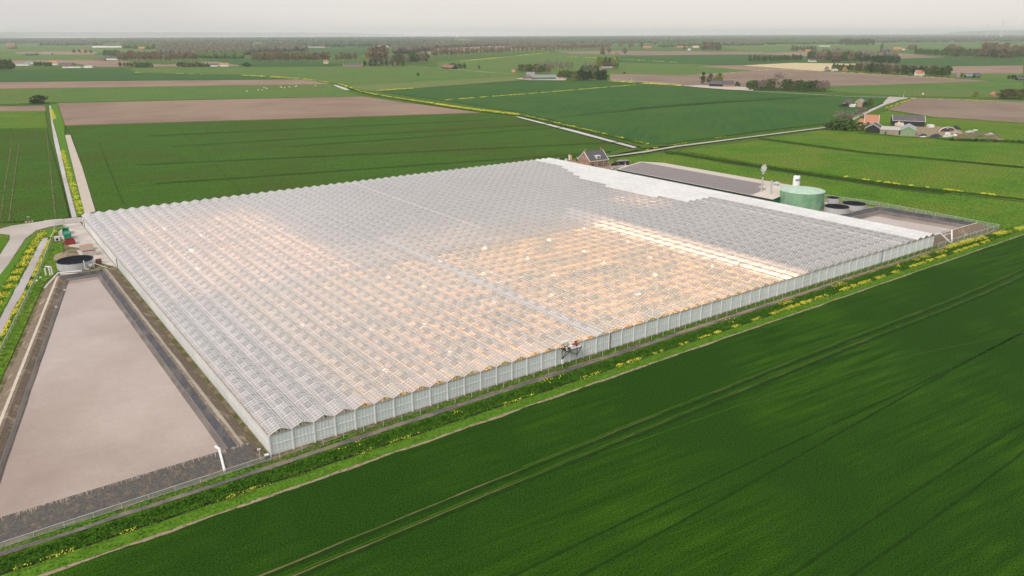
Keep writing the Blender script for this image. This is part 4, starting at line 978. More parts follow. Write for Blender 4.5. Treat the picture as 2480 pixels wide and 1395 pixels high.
# woodland masses: many irregular small crowns joined
def ico():
    t = (1+5**.5)/2; v = np.array([(-1,t,0),(1,t,0),(-1,-t,0),(1,-t,0),(0,-1,t),(0,1,t),(0,-1,-t),(0,1,-t),(t,0,-1),(t,0,1),(-t,0,-1),(-t,0,1)])/math.hypot(1, t)
    f = [(0,11,5),(0,5,1),(0,1,7),(0,7,10),(0,10,11),(1,5,9),(5,11,4),(11,10,2),(10,7,6),(7,1,8),(3,9,4),(3,4,2),(3,2,6),(3,6,8),(3,8,9),(4,9,5),(2,4,11),(6,2,10),(8,6,7),(9,8,1)]
    v = [tuple(x) for x in v]; cache = {}; nf = []
    def mid(a, b):
        k = (min(a, b), max(a, b))
        if k not in cache:
            m = np.array(v[a])+np.array(v[b]); m /= np.linalg.norm(m); cache[k] = len(v); v.append(tuple(m))
        return cache[k]
    for a, b, c_ in f:
        x, y, z = mid(a, b), mid(b, c_), mid(c_, a); nf += [(a, x, z), (b, y, x), (c_, z, y), (x, y, z)]
    return np.array(v), np.array(nf)
IV, IF = ico()
def woodland(pts, n, hpx, spread, m, label, seed, name='woodland'):
    """pts: (u, v) line at the wood's front foot; spread: how many pixels it reaches back up the picture"""
    rng = np.random.default_rng(seed); VV = []; FF = []
    for k in range(n):
        t = rng.uniform(0, len(pts)-1); i = min(int(t), len(pts)-2); f = t-i
        u = pts[i][0]*(1-f)+pts[i+1][0]*f; v = pts[i][1]*(1-f)+pts[i+1][1]*f - rng.uniform(0, spread)
        p = np.array(G(u, v, 0)); D = depth(p); h = hpx*D/FPX*rng.uniform(.7, 1.12)
        h = min(h, 30); r = h*rng.uniform(.3, .6)
        jit = 1+rng.normal(size=(len(IV), 1))*.16
        V = IV*jit*np.array((r, r, h*.52))+p+np.array((0, 0, h*.5))
        FF.append(IF+len(IV)*k); VV.append(V)
    o = link(name, npmesh(name, np.concatenate(VV), np.concatenate(FF), m), kind='stuff', label=label)
    return o
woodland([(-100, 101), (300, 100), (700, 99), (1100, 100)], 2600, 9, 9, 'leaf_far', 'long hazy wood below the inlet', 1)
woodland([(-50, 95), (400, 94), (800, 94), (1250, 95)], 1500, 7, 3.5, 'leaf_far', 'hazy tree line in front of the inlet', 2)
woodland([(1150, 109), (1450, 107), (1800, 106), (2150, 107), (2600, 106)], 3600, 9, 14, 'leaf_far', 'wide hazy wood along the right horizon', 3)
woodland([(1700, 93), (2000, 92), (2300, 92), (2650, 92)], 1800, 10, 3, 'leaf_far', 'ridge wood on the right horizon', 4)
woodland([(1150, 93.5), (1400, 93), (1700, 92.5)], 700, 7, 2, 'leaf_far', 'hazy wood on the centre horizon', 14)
woodland([(1050, 116), (1200, 112), (1350, 110)], 500, 10, 8, 'leaf_wood', 'mixed wood left of the far hamlet', 5)
woodland([(385, 128), (480, 131), (610, 130)], 700, 13, 16, 'leaf_wood', 'brown-green wood behind the left poplars', 6)
woodland([(390, 110), (470, 110), (610, 112)], 260, 11, 5, 'leaf_wood', 'brown wood beyond the left poplars', 7)
woodland([(480, 137), (590, 139)], 130, 12, 4, 'leaf_green', 'dark green hedge wood between the poplar rows', 8)
woodland([(620, 124), (745, 122)], 260, 12, 8, 'leaf_wood', 'green wood over the long poplar row', 9)
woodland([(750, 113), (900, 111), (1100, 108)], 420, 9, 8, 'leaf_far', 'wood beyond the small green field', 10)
woodland([(960, 130), (1050, 124)], 220, 18, 12, 'leaf_wood', 'wood behind the farm left of centre', 11)
woodland([(300, 113), (375, 116)], 130, 12, 6, 'leaf_green', 'dark copse left of the inlet wood', 12)
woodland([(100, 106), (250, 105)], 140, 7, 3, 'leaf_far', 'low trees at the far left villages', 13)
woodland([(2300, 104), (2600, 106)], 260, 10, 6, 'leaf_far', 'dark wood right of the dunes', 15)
woodland([(1600, 117), (1700, 112), (1900, 108)], 220, 8, 4, 'leaf_green', 'village trees on the right plain', 16)
woodland([(20, 113), (40, 113)], 24, 13, 4, 'leaf_brown', 'brown trees at the far left edge', 17)

woodland([(1240, 117), (1360, 116), (1480, 115)], 200, 9, 4, 'leaf_wood', 'hedge wood behind the longest poplar row', 21)
woodland([(1860, 110), (1960, 111), (2040, 110)], 160, 9, 3, 'leaf_green', 'low dark wood in the right plain', 22)
woodland([(640, 112), (760, 110), (960, 110)], 260, 9, 4, 'leaf_far', 'grey-green wood left of the small green field', 23)
woodland([(1960, 142), (2060, 146), (2180, 150)], 90, 15, 7, 'leaf_wood', 'brown-green thicket behind the hamlet trees', 24)
woodland([(2080, 172), (2200, 178), (2280, 183)], 90, 14, 5, 'leaf_wood', 'thicket behind the village belt trees', 25)
woodland([(1740, 112), (1850, 113)], 90, 9, 3, 'leaf_wood', 'small brown-green wood on the right plain', 26)
# ------------------------------------------------------------------ buildings
def building(name, label, p1, p2, dep, h, rise, ridge, wall, roof, cat='house', chim=0, wins=0, over=.4, world=False, gablewall=None, trim=None, door=False):
    a = Vector(p1) if world else G(*p1, 0); b = Vector(p2) if world else G(*p2, 0)
    a = Vector((a.x, a.y, 0)); b = Vector((b.x, b.y, 0))
    d = b-a; ln = d.length; rz = math.atan2(d.y, d.x)
    o = thing(name, label, cat, a, rz)
    m_ = MB()
    if ridge == 'along':
        W8 = [(0,0,0),(ln,0,0),(ln,dep,0),(0,dep,0),(0,0,h),(ln,0,h),(ln,dep,h),(0,dep,h)]
        for fc_ in ((0,1,5,4),(2,3,7,6)): MB().add([W8[q] for q in fc_], [(0,1,2,3)]).obj('wall', wall, o)
        MB().add([(0,0,0),(0,dep,0),(0,dep,h),(0,dep/2,h+rise),(0,0,h)], [(1,0,4,3,2)]).obj('gable_wall', gablewall or wall, o); MB().add([(ln,0,0),(ln,dep,0),(ln,dep,h),(ln,dep/2,h+rise),(ln,0,h)], [(0,1,2,3,4)]).obj('gable_wall', gablewall or wall, o)
        k = rise/(dep/2); e = over
        r_ = MB().add([(-e,-e,h-k*e+.06),(ln+e,-e,h-k*e+.06),(ln+e,dep/2,h+rise+.06),(-e,dep/2,h+rise+.06),(-e,dep+e,h-k*e+.06),(ln+e,dep+e,h-k*e+.06),
                       (-e,-e,h-k*e+.2),(ln+e,-e,h-k*e+.2),(ln+e,dep/2,h+rise+.22),(-e,dep/2,h+rise+.22),(-e,dep+e,h-k*e+.2),(ln+e,dep+e,h-k*e+.2)],
                      [(3,2,1,0),(2,3,4,5),(6,7,8,9),(9,8,11,10),(0,1,7,6),(5,4,10,11),(0,6,9,3),(3,9,10,4),(1,2,8,7),(2,5,11,8)]).obj('roof', roof, o)
        if trim:
            t = MB()
            for x in (-e-.05, ln+e+.05):
                t.bar((x,-e,h-k*e+.2),(x,dep/2,h+rise+.26),.3,.3); t.bar((x,dep/2,h+rise+.26),(x,dep+e,h-k*e+.2),.3,.3)
            t.bar((-e, -e-.05, h-k*e+.15), (ln+e, -e-.05, h-k*e+.15), .25); t.obj('roof_trim', trim, o)
        for c_ in range(chim):
            x = (.5 if chim == 1 else (.9 if c_ == 0 else ln-.9)) if chim > 1 else ln*.5
            MB().box(x-.45, dep/2-.45, h+rise-.6, x+.45, dep/2+.45, h+rise+1.3).obj('chimney', 'brick', r_)
    else:
        W8 = [(0,0,0),(ln,0,0),(ln,dep,0),(0,dep,0),(0,0,h),(ln,0,h),(ln,dep,h),(0,dep,h)]
        for fc_ in ((1,2,6,5),(3,0,4,7)): MB().add([W8[q] for q in fc_], [(0,1,2,3)]).obj('wall', wall, o)
        MB().add([(0,0,0),(ln,0,0),(ln,0,h),(ln/2,0,h+rise),(0,0,h)], [(0,1,2,3,4)]).obj('gable_wall', gablewall or wall, o); MB().add([(0,dep,0),(ln,dep,0),(ln,dep,h),(ln/2,dep,h+rise),(0,dep,h)], [(1,0,4,3,2)]).obj('gable_wall', gablewall or wall, o)
        k = rise/(ln/2); e = over
        r_ = MB().add([(-e,-e,h-k*e+.06),(-e,dep+e,h-k*e+.06),(ln/2,dep+e,h+rise+.06),(ln/2,-e,h+rise+.06),(ln+e,-e,h-k*e+.06),(ln+e,dep+e,h-k*e+.06),
                       (-e,-e,h-k*e+.2),(-e,dep+e,h-k*e+.2),(ln/2,dep+e,h+rise+.22),(ln/2,-e,h+rise+.22),(ln+e,-e,h-k*e+.2),(ln+e,dep+e,h-k*e+.2)],
                      [(0,1,2,3),(3,2,5,4),(9,8,7,6),(10,11,8,9),(1,0,6,7),(4,5,11,10),(0,3,9,6),(3,4,10,9),(2,1,7,8),(5,2,8,11)]).obj('roof', roof, o)
        if trim:
            t = MB()
            for y in (-e-.05, dep+e+.05):
                t.bar((-e,y,h-k*e+.2),(ln/2,y,h+rise+.26),.3,.3); t.bar((ln/2,y,h+rise+.26),(ln+e,y,h-k*e+.2),.3,.3)
            t.obj('roof_trim', trim, o)
        for c_ in range(chim): MB().box(ln/2-.45, dep*.7-.45, h+rise-.6, ln/2+.45, dep*.7+.45, h+rise+1.3).obj('chimney', 'brick', r_)
    for q in range(wins):
        x = ln*(q+.5)/wins; f = MB().box(x-.75, -.09, h*.38, x+.75, -.01, h*.38+1.5).obj('window', 'white_paint', o)
        MB().box(x-.55, -.12, h*.38+.2, x+.55, -.10, h*.38+1.3).obj('pane', 'window', f)
    if door: MB().box(ln*.3-.6, -.1, .02, ln*.3+.6, -.01, 2.2).obj('door', 'dark', o)
    return o
# the brick house
A = (294.0, 230.4, 0); B = (310.0, 230.4, 0)
bh = building('brick_house', 'brick house with steep slate roof, cream dormer and two end chimneys', A, B, 12.0, 4.4, 5.6, 'along', 'brick', 'slate', world=True, over=.25, gablewall='brick')
MB().box(-.3, -.45, 4.0, 16.3, -.02, 4.5).obj('fascia', mat('cream_fascia', (.72, .62, .47), (.66, .57, .43)), bh)
for x in (.9, 15.1):
    ch = MB(); ch.box(x-.6, 5.4, 8.8, x+.6, 6.6, 11.2); ch.box(x-.75, 5.25, 11.2, x+.75, 6.75, 11.45); ch.obj('chimney', 'brick', bh)
t = MB()
for x in (-.3, 16.3): t.bar((x, -.3, 4.3), (x, 6, 10.2), .3, .35); t.bar((x, 6, 10.2), (x, 12.3, 4.3), .3, .35)
t.obj('verge_board', 'white_paint', bh)
dm = MB(); dm.box(6.2, .9, 5.2, 10.0, 3.4, 7.3); dm.box(5.9, .6, 7.3, 10.3, 4.2, 7.5); dmo = dm.obj('dormer', 'white_paint', bh)
def win(par, x, z, w_, h_, n=2, face='y', y=0.0):
    f = MB()
    if face == 'y': f.box(x-w_/2, y-.12, z, x+w_/2, y-.01, z+h_)
    else: f.box(y-.12, x-w_/2, z, y-.01, x+w_/2, z+h_)
    f = f.obj('window', 'white_paint', par)
    for k in range(n):
        a = x-w_/2+.14+k*(w_-.14)/n; b = a+(w_-.14)/n-.14
        for (za, zb) in ((z+.14, z+h_*.62), (z+h_*.62+.1, z+h_-.14)):
            p = MB()
            if face == 'y': p.box(a, y-.16, za, b, y-.13, zb)
            else: p.box(y-.16, a, za, y-.13, b, zb)
            p.obj('pane', 'window', f)
win(dmo, 8.1, 5.6, 2.4, 1.5, 2, 'y', .9)
win(bh, 13.2, .9, 2.6, 2.8, 3); win(bh, 8.2, .4, 3.0, 3.1, 3); win(bh, 5.0, 1.2, 1.5, 1.9, 2)
win(bh, 4.6, 5.2, 1.3, 1.7, 1, 'x'); win(bh, 7.4, 5.2, 1.3, 1.7, 1, 'x'); win(bh, 3.4, 1.0, 1.6, 2.0, 2, 'x'); win(bh, 8.4, 1.0, 1.6, 2.0, 2, 'x')
MB().box(2.0, -.1, .05, 3.1, -.01, 2.3).obj('door', 'dark', bh)
# garden fence and carport
def px_box(name, label, cat, u, v, wpx, hpx, dep, m, rz=None, parts=None, z=0):
    p = G(u, v, z); k = depth(p)/FPX; o = thing(name, label, cat, p, -YAW if rz is None else rz)
    MB().box(-wpx*k/2, 0, 0, wpx*k/2, dep, hpx*k).obj('body', m, o); return o, wpx*k, hpx*k
cpo = thing('carport', 'dark flat-roofed open carport beyond the parked cars', 'carport', G(1499, 402.5, 0), -.25)
MB().box(0, 0, 2.7, 8.4, 4.6, 3.0).obj('roof', 'roof_grey', cpo)
MB().box(3.2, .2, 0, 8.2, 4.4, 2.7).obj('store', 'black_clad', cpo)
for x, y in ((.2, .2), (.2, 4.3)): MB().box(x-.1, y-.1, 0, x+.1, y+.1, 2.7).obj('post', 'dark', cpo)
MB().box(4.8, .1, .1, 5.7, .19, 2.2).obj('door', 'wood', cpo)
fn = thing('garden_fence', 'dark wooden garden fence beside the brick house', 'fence', (311, 228, 0))
MB().box(0, 0, 0, 5.5, .15, 1.9).obj('fence_panel', 'dark', fn); MB().box(5.6, -.2, 0, 5.8, 0, 2).obj('post', 'dark', fn)
# flags / banners
for u, v, mm, lb in ((1378, 391, 'white_paint', 'tall white advertising banner left of the brick house'), (1382.5, 392, 'orange_paint', 'orange advertising banner beside the white one')):
    p = G(u, v, 0); o = thing('banner', lb, 'banner', p, -.5); MB().tube([(0, 0, 0), (0, 0, 4.6)], .06, 6).obj('pole', 'alu', o); MB().box(.08, -.03, .8, 1.1, .03, 4.5).obj('cloth', mm, o)
# cars
def car_mesh():
    prof = [(-2.1, .35), (-2.15, .75), (-1.9, .95), (-1.2, 1.02), (-.55, 1.42), (.9, 1.45), (1.6, 1.05), (2.05, .95), (2.15, .6), (2.1, .35)]
    m_ = MB(); n = len(prof); V = []
    for y, f in ((-.85, 1), (-.78, 1), (.78, 1), (.85, 1)):
        for x, z in prof: V.append((x, y if z < 1.1 else y*.82, z))
    F = []
    for k in range(3):
        for i in range(n-1): F.append((k*n+i, (k+1)*n+i, (k+1)*n+i+1, k*n+i+1))
    F.append(tuple(range(n))); F.append(tuple(3*n+i for i in range(n-1, -1, -1)))
    return m_.add(V, F)
wheel = MB().tube([(0, -.12, 0), (0, .12, 0)], .33, 12).mesh('wheel', 'rubber')
wbox = MB(); wbox.add([(-1.15,-.72,1.04),(-.58,-.66,1.40),(-.58,.66,1.40),(-1.15,.72,1.04)],[(0,1,2,3)]); wbox.add([(1.52,-.72,1.12),(.96,-.66,1.42),(.96,.66,1.42),(1.52,.72,1.12)],[(3,2,1,0)])
wbox.add([(-.9,-.79,1.1),(1.3,-.79,1.1),(.85,-.735,1.38),(-.5,-.735,1.38)],[(0,1,2,3)]); wbox.add([(-.9,.79,1.1),(1.3,.79,1.1),(.85,.735,1.38),(-.5,.735,1.38)],[(3,2,1,0)])
wmesh = wbox.mesh('car_windows', 'window')
cmesh = {}
def car(x, y, rz, colr, label, z=0, s=1.0):
    if colr not in cmesh:
        mm = mat('paint_'+str(len(cmesh)), colr, tuple(c_*.96 for c_ in colr), rough=.3, spec=.5)
        cmesh[colr] = car_mesh().mesh('body', mm)
    o = thing('parked_car', label, 'car', (x, y, z), rz, 'cars parked beside the brick house'); o.scale = (s, s, s)
    link('body', cmesh[colr], o); g = link('windows', wmesh, o); g.scale = (1.004, 1.015, 1.01)
    for wx in (-1.35, 1.35):
        for wy in (-.78, .78): link('wheel', wheel, o, (wx, wy, .33))
    return o
def carpx(u, v, *a, **k):
    p = G(u, v, 0); return car(p.x, p.y, *a, **k)
white = (.75, .75, .76); silver = (.45, .46, .48)
cars = [(1487, 410.5, .3, silver, 'silver car at the left end of the crowded car park'), (1497, 410, .3, (.35, .42, .36), 'pale green-grey car second from left in the car park'),
        (1506, 408, .3, white, 'white car in the back row left of the white van'), (1516, 406, .3, white, 'tall white car at the back centre of the car park'),
        (1502, 413.5, .3, silver, 'silver car in the front row by the greenhouse roof'), (1513, 413, .3, (.12, .2, .42), 'blue car in the middle of the car park'),
        (1523, 411, .3, (.35, .06, .08), 'dark red car right of the blue car'), (1529, 414, .3, white, 'white car at the front right of the car park'),
        (1536, 410.5, .3, (.55, .5, .08), 'yellow-green car at the right end of the car park'), (1527, 405, .3, (.03, .03, .04), 'black car in the back row of the car park'),
        (1538, 405.5, .3, (.04, .04, .05), 'black car in the back right corner of the car park'), (1518, 416.5, .3, white, 'white car half hidden behind the greenhouse eave')]
for u, v, rz, c_, lb in cars: carpx(u, v, rz, c_, lb)
carpx(1400, 386, .9, silver, 'silver car parked on the verge left of the brick house')
carpx(1372, 390, .9, white, 'white and blue car beside the white banner')
carpx(1353, 389, .9, silver, 'silver car behind the far corner of the greenhouse')

# solar shed
sh = thing('packing_shed', 'long packing shed with solar panels over its whole western roof slope', 'shed', (285.8, 84, 0))
MB().box(0, 0, 0, 40, 112, 4.9).obj('wall', 'green_dark', sh)
rf = MB().add([(-.6, -.4, 4.9), (20, -.4, 7.6), (20, 112.4, 7.6), (-.6, 112.4, 4.9), (40.6, -.4, 4.9), (40.6, 112.4, 4.9)], [(0, 1, 2, 3), (1, 4, 5, 2)]).obj('roof', 'tan_roof', sh)
MB().add([(0, 0, 4.9), (40, 0, 4.9), (20, 0, 7.55)], [(0, 1, 2)]).obj('gable_wall', 'green_dark', sh)
MB().box(-.75, -.4, 4.75, -.6, 112.4, 5.0).obj('roof_gutter', 'dark', sh)
sp = MB(); k = 2.7/20.6
def sl_(x): return 4.98+(x+.6)*k
pw_, pl_ = 2.94, 1.84
sp.add([(0, 0, 0), (pw_, 0, pw_*k), (pw_, pl_, pw_*k), (0, pl_, 0), (0, 0, .06), (pw_, 0, pw_*k+.06), (pw_, pl_, pw_*k+.06), (0, pl_, .06)], [(4,5,6,7),(0,1,5,4),(1,2,6,5),(2,3,7,6),(3,0,4,7)])
spm = sp.mesh('solar_panel', 'solar')
for a in range(6):
    for b in range(48):
        x = .3+a*3.2; y = 13+b*2.04
        if a >= 4 and b < 3: continue
        link('solar_panel', spm, rf, (x, y, sl_(x)))
# chimneys and plant on the shed roof
def roofpt(u, v, z): return G(u, v, z)
p = roofpt(1845, 466, 5.9)
s1 = thing('flue_chimney', 'tall white flue chimney puffing white steam above the packing shed', 'chimney', p)
MB().lathe([(1.0, -.6), (1.0, .3), (.45, .5), (.42, 7.4), (.3, 7.6), (.3, 8.4), (.2, 8.4)], n=16).obj('stack', 'concrete', s1, smooth=False)
MB().lathe([(.32, 7.6), (.34, 7.62), (.34, 8.45), (.3, 8.45)], n=12).obj('cap', 'dark', s1)
p2 = roofpt(1867, 472, 5.9)
s2 = thing('flue_chimney', 'shorter plain steel flue chimney without steam beside the steaming one', 'chimney', p2)
MB().lathe([(.9, -.6), (.9, .25), (.55, .4), (.52, 6.8), (.45, 6.8), (.4, 6)], n=16).obj('stack', 'galv', s2)
def steam():
    m = bpy.data.materials.new('steam'); m.use_nodes = True; N = m.node_tree.nodes; L_ = m.node_tree.links; N.clear()
    o = N.new('ShaderNodeOutputMaterial'); v = N.new('ShaderNodeVolumePrincipled'); v.inputs['Color'].default_value = (.98, .98, .98, 1)
    t = N.new('ShaderNodeTexCoord'); n = N.new('ShaderNodeTexNoise'); n.inputs['Scale'].default_value = .9; n.inputs['Detail'].default_value = 4
    mr = N.new('ShaderNodeMapRange'); mr.inputs['From Min'].default_value = .42; mr.inputs['From Max'].default_value = .6; mr.inputs['To Max'].default_value = 1.2
    L_.new(t.outputs['Object'], n.inputs[0]); L_.new(n.outputs[0], mr.inputs[0]); L_.new(mr.outputs[0], v.inputs['Density']); L_.new(v.outputs[0], o.inputs['Volume'])
    return m
MT['steam'] = steam()
m_ = MB(); m_.tube([(0, 0, 0), (.1, 0, 1.2), (.1, .1, 2.6), (.3, 0, 4), (.5, 0, 5.2), (.6, 0, 5.8)], [.25, .9, 1.4, 1.5, 1.0, .3], 12)
st = m_.obj('steam_plume', 'steam', smooth=True); st.location = (p.x, p.y, p.z+8.5); tag(st, 'small white steam plume over the tall flue', 'steam')
p3 = roofpt(1881, 459, 6)
cu = thing('cooling_unit', 'grey octagonal rooftop cooling unit between flues and green tank', 'cooling unit', p3)
MB().lathe([(1.3, .6), (1.3, 2.6), (1.9, 2.7), (1.7, 3.2), (.6, 3.6), (0, 3.6)], n=8).obj('body', 'galv', cu); MB().lathe([(.6, -.4), (.6, .6)], n=8).obj('foot', 'galv', cu)
# green heat tank
gt = thing('heat_tank', 'large round green heat storage tank with pale shallow conical roof', 'tank', (300.3, 77.2, 0))
m_ = MB(); prof = []
n = 96; Vv = []; 
for z in (0, 9.0):
    for k in range(n*2):
        t_ = 2*math.pi*k/(n*2); r_ = 10.6+(.06 if k % 2 else 0); Vv.append((r_*math.cos(t_), r_*math.sin(t_), z))
m_.add(Vv, [(k, (k+1) % (2*n), (k+1) % (2*n)+2*n, k+2*n) for k in range(2*n)]); m_.obj('shell', 'green_clad', gt)
MB().lathe([(10.85, 8.85), (10.85, 9.12), (9.0, 9.4), (4, 10.0), (.8, 10.4), (0, 10.4)], n=64).obj('roof', 'green_roof', gt, smooth=True)
ld = MB()
for dx in (-.3, .3): ld.bar((-11.0, dx+1, 0), (-11.0, dx+1, 10), .08)
for z in range(0, 20): ld.bar((-11.0, .7, z*.5+.2), (-11.0, 1.3, z*.5+.2), .05)
for z in range(5, 20, 2): 
    for q in range(6): a = q*math.pi/6+math.pi/2; ld.bar((-11.0-.6*math.sin(q*.52), 1+.5*math.cos(q*.52), z*.5), (-11.0-.6*math.sin((q+1)*.52), 1+.5*math.cos((q+1)*.52), z*.5), .05)
ld.obj('ladder', 'alu', gt)
# white expansion tank behind, its blue lettering
pe = G(1939.5, 452, 9.6); ex = thing('expansion_tank', 'white upright cylinder with blue lettering behind the green tank', 'tank', (pe.x+4.5, pe.y+5.5, 0))
top_z = 13.6
MB().lathe([(1.75, 0), (1.75, top_z-1.0), (1.6, top_z-.5), (1.2, top_z-.15), (.6, top_z), (0, top_z)], n=28).obj('shell', 'white_paint', ex, smooth=True)
MB().lathe([(.9, top_z+.02), (.9, top_z+.3), (.85, top_z+.3)], n=16).obj('top_rail', 'dark', ex)
fc = bpy.data.curves.new('lettering', 'FONT'); fc.body = 'ZUT'; fc.size = 1.3; fc.extrude = .03; fc.align_x = 'CENTER'; fc.shear = .25; fc.offset = .05
fo = bpy.data.objects.new('lettering', fc); col.objects.link(fo); fo.parent = ex
dirc = Vector((CX-ex.location.x, CY-ex.location.y, 0)).normalized(); aa = math.atan2(dirc.y, dirc.x)+.35
fo.location = (1.82*math.cos(aa), 1.82*math.sin(aa), 10.9); fo.rotation_euler = (R(90), 0, aa+math.pi/2)
dg = bpy.context.evaluated_depsgraph_get(); me = bpy.data.meshes.new_from_object(fo.evaluated_get(dg)); me.materials.clear(); me.materials.append(MT['blue'])
lo = bpy.data.objects.new('lettering', me); col.objects.link(lo); lo.parent = ex; lo.location = fo.location; lo.rotation_euler = fo.rotation_euler
bpy.data.objects.remove(fo)
# open round tanks with black covers
def rtank(x, y, r, h, label):
    o = thing('water_tank', label, 'tank', (x, y, 0), 0, 'round black-covered water tanks')
    n = 48; V = []
    for z in (0, h):
        for k in range(n*2):
            t_ = math.pi*k/n; rr = r+(.05 if k % 2 else 0); V.append((rr*math.cos(t_), rr*math.sin(t_), z))
    MB().add(V, [(k, (k+1) % (2*n), (k+1) % (2*n)+2*n, k+2*n) for k in range(2*n)]).obj('shell', 'galv', o)
    MB().lathe([(r+.12, h-.12), (r+.12, h+.05), (r-.1, h+.05), (r-.15, h-.5)], n=48).obj('rim', 'dark', o)
    MB().lathe([(r-.12, h-.35), (r*.6, h-.45), (0, h-.5)], n=48).obj('cover', 'cover_black', o)
    return o
rtank(321.3, 72.6, 2.9, 3.4, 'smallest round tank with black cover, nearest the green tank')
rtank(305.2, 60.4, 5.7, 3.0, 'round black-covered tank closest to the greenhouse eave')
rtank(318.6, 59.3, 5.6, 3.0, 'round black-covered tank next to the smaller basin')
lt = rtank(-12.6, 178.6, 6.2, 3.2, 'round steel tank with black cover at the head of the large basin')
pm = MB(); pm.tube([(2.2, -5.9, -.0), (2.2, -6.4, .8), (2.2, -6.4, 3.5)], .13, 8); pm.tube([(2.2, -6.4, 3.5), (2.2, -5.8, 3.6)], .2, 8); pm.tube([(2.2, -6.4, .6), (3.4, -6.9, .5)], .14, 8); pm.obj('filler_pipe', 'white_pipe', lt)
MB().box(3.6, -5.6, 1.2, 4.8, -5.45+.0, 2.1).obj('sign_plate', 'white_paint', lt)
pb = px_box('pump_cabinet', 'small white pump cabinet at the right foot of the green tank', 'cabinet', 2000, 507, 7, 13, 1.4, 'white_paint')

# pipes
def pipe(label, pts, r, mt='white_pipe'):
    p0 = Vector(pts[0]); o = MB().tube([Vector(p)-p0 for p in pts], r, 12).obj('drain_pipe', mt, smooth=False); o.location = p0; tag(o, label, 'pipe'); return o
pipe('large white bent overflow pipe running down the front basin bank', [(-9.4, 6.2, 2.75), (-9.1, 4.6, 2.85), (-9.3, 3.6, 2.7), (-9.8, -.6, .45)], .27)
pipe('long white pipe laid over the northwest basin crest, outer one', [(-25.5, 153.5, 1.2), (-20.0, 164.2, 2.85), (-12.5, 163.2, 2.6)], .22)
pipe('shorter white pipe lying inside the other at the basin head', [(-19.4, 162.6, 2.75), (-14.0, 161.6, 2.3)], .2)
pipe('white diagonal roof drain pipe at the far right greenhouse corner', [(279.0, 1.5, 4.3), (285.5, 1.2, 4.5), (289.5, -1.9, .4)], .3)
pipe('upright white pipe joined to the diagonal drain beyond the corner', [(293.2, .2, 4.9), (291.0, -1.7, .4)], .3)
pipe('thin white pipe linking the drains over the small basin bank', [(287.2, .6, 3.4), (292.6, .2, 3.6)], .1)
for k, (x, y, lb) in enumerate(((-20.8, 146, 'topmost small float weight on the western basin liner'), (-25.4, 128, 'second small float weight down the western basin liner'), (-35.5, 92, 'lowest small float weight on the western basin liner'))):
    m_ = MB(); m_.tube([(-.8, 0, .2), (.2, 0, 0)], .1, 6); o = m_.obj('float', 'dark'); o.location = (x, y, 1.5); MB().tube([(.2, 0, 0), (.8, 0, -.1)], .22, 8).obj('float_end', 'white_pipe', o); tag(o, lb, 'float', 'basin floats')
ub = thing('pipe_stand', 'white upside-down U-shaped pipe stand in the grass by the basin', 'pipe', G(119, 664, 0), -.4)
MB().tube([(-.9, 0, 0), (-.9, 0, 3.0), (-.6, 0, 3.7), (.2, 0, 3.7), (.5, 0, 3.0), (.5, 0, .1)], .26, 10).obj('bend', 'white_pipe', ub)
MB().tube([(1.2, .2, 0), (1.2, .2, 3.1), (.9, .1, 3.6), (.2, 0, 3.6)], .26, 10).obj('bend', 'white_pipe', ub)
for x in (-.9, .5, 1.2): MB().lathe([(.36, 0), (.36, .35), (.2, .35)], cx=x, n=10).obj('flange', 'dark', ub)

# west yard items
def skip(name, label, u, v, wd, ln, h, rz, m):
    o = thing(name, label, 'container', G(u, v, 0), rz)
    t = .1
    MB().box(-wd/2, 0, .15, -wd/2+t, ln, h).obj('side', m, o); MB().box(wd/2-t, 0, .15, wd/2, ln, h).obj('side', m, o)
    MB().box(-wd/2+t, 0, .15, wd/2-t, t, h).obj('end', m, o); MB().box(-wd/2+t, ln-t, .15, wd/2-t, ln, h).obj('end', m, o)
    MB().box(-wd/2+t, t, .15, wd/2-t, ln-t, .3).obj('floor', m, o)
    r_ = MB()
    for k in range(5): y = .3+k*(ln-.6)/4; r_.box(-wd/2-.07, y-.06, .15, -wd/2-.004, y+.06, h); r_.box(wd/2+.004, y-.06, .15, wd/2+.07, y+.06, h)
    for k in range(3): x = -wd/2+.4+k*(wd-.8)/2; r_.box(x-.06, -.07, .15, x+.06, -.004, h)
    r_.obj('rib', m, o, kind='stuff'); return o
skip('waste_container', 'green open-top container with a white edge, furthest back', 161, 566, 2.4, 6.5, 2.3, -.12, 'green_box')
g2 = skip('waste_container', 'green compactor container directly behind the red one', 165.5, 577, 2.5, 5.5, 2.6, -.12, 'green_box')
MB().box(-1.2, .2, 2.6, 1.2, 5.3, 2.75).obj('lid', 'green_box', g2)
rd = skip('waste_container', 'rusty red open container with ribbed sides on the yard', 173, 589, 3.3, 3.6, 2.2, .05, 'red')
ac = thing('air_conditioner', 'white boxed fan unit by the fence left of the containers', 'fan unit', G(140, 580, 0), -.2)
MB().box(-1.0, 0, 0, 1.0, .7, 2.0).obj('body', 'white_paint', ac); MB().tube([(0, -.08, .9), (0, -.004, .9)], .55, 16).obj('fan', 'dark', ac)
MB().box(-1.2, -.2, 2.0, 1.2, .9, 2.12).obj('top', 'white_paint', ac)
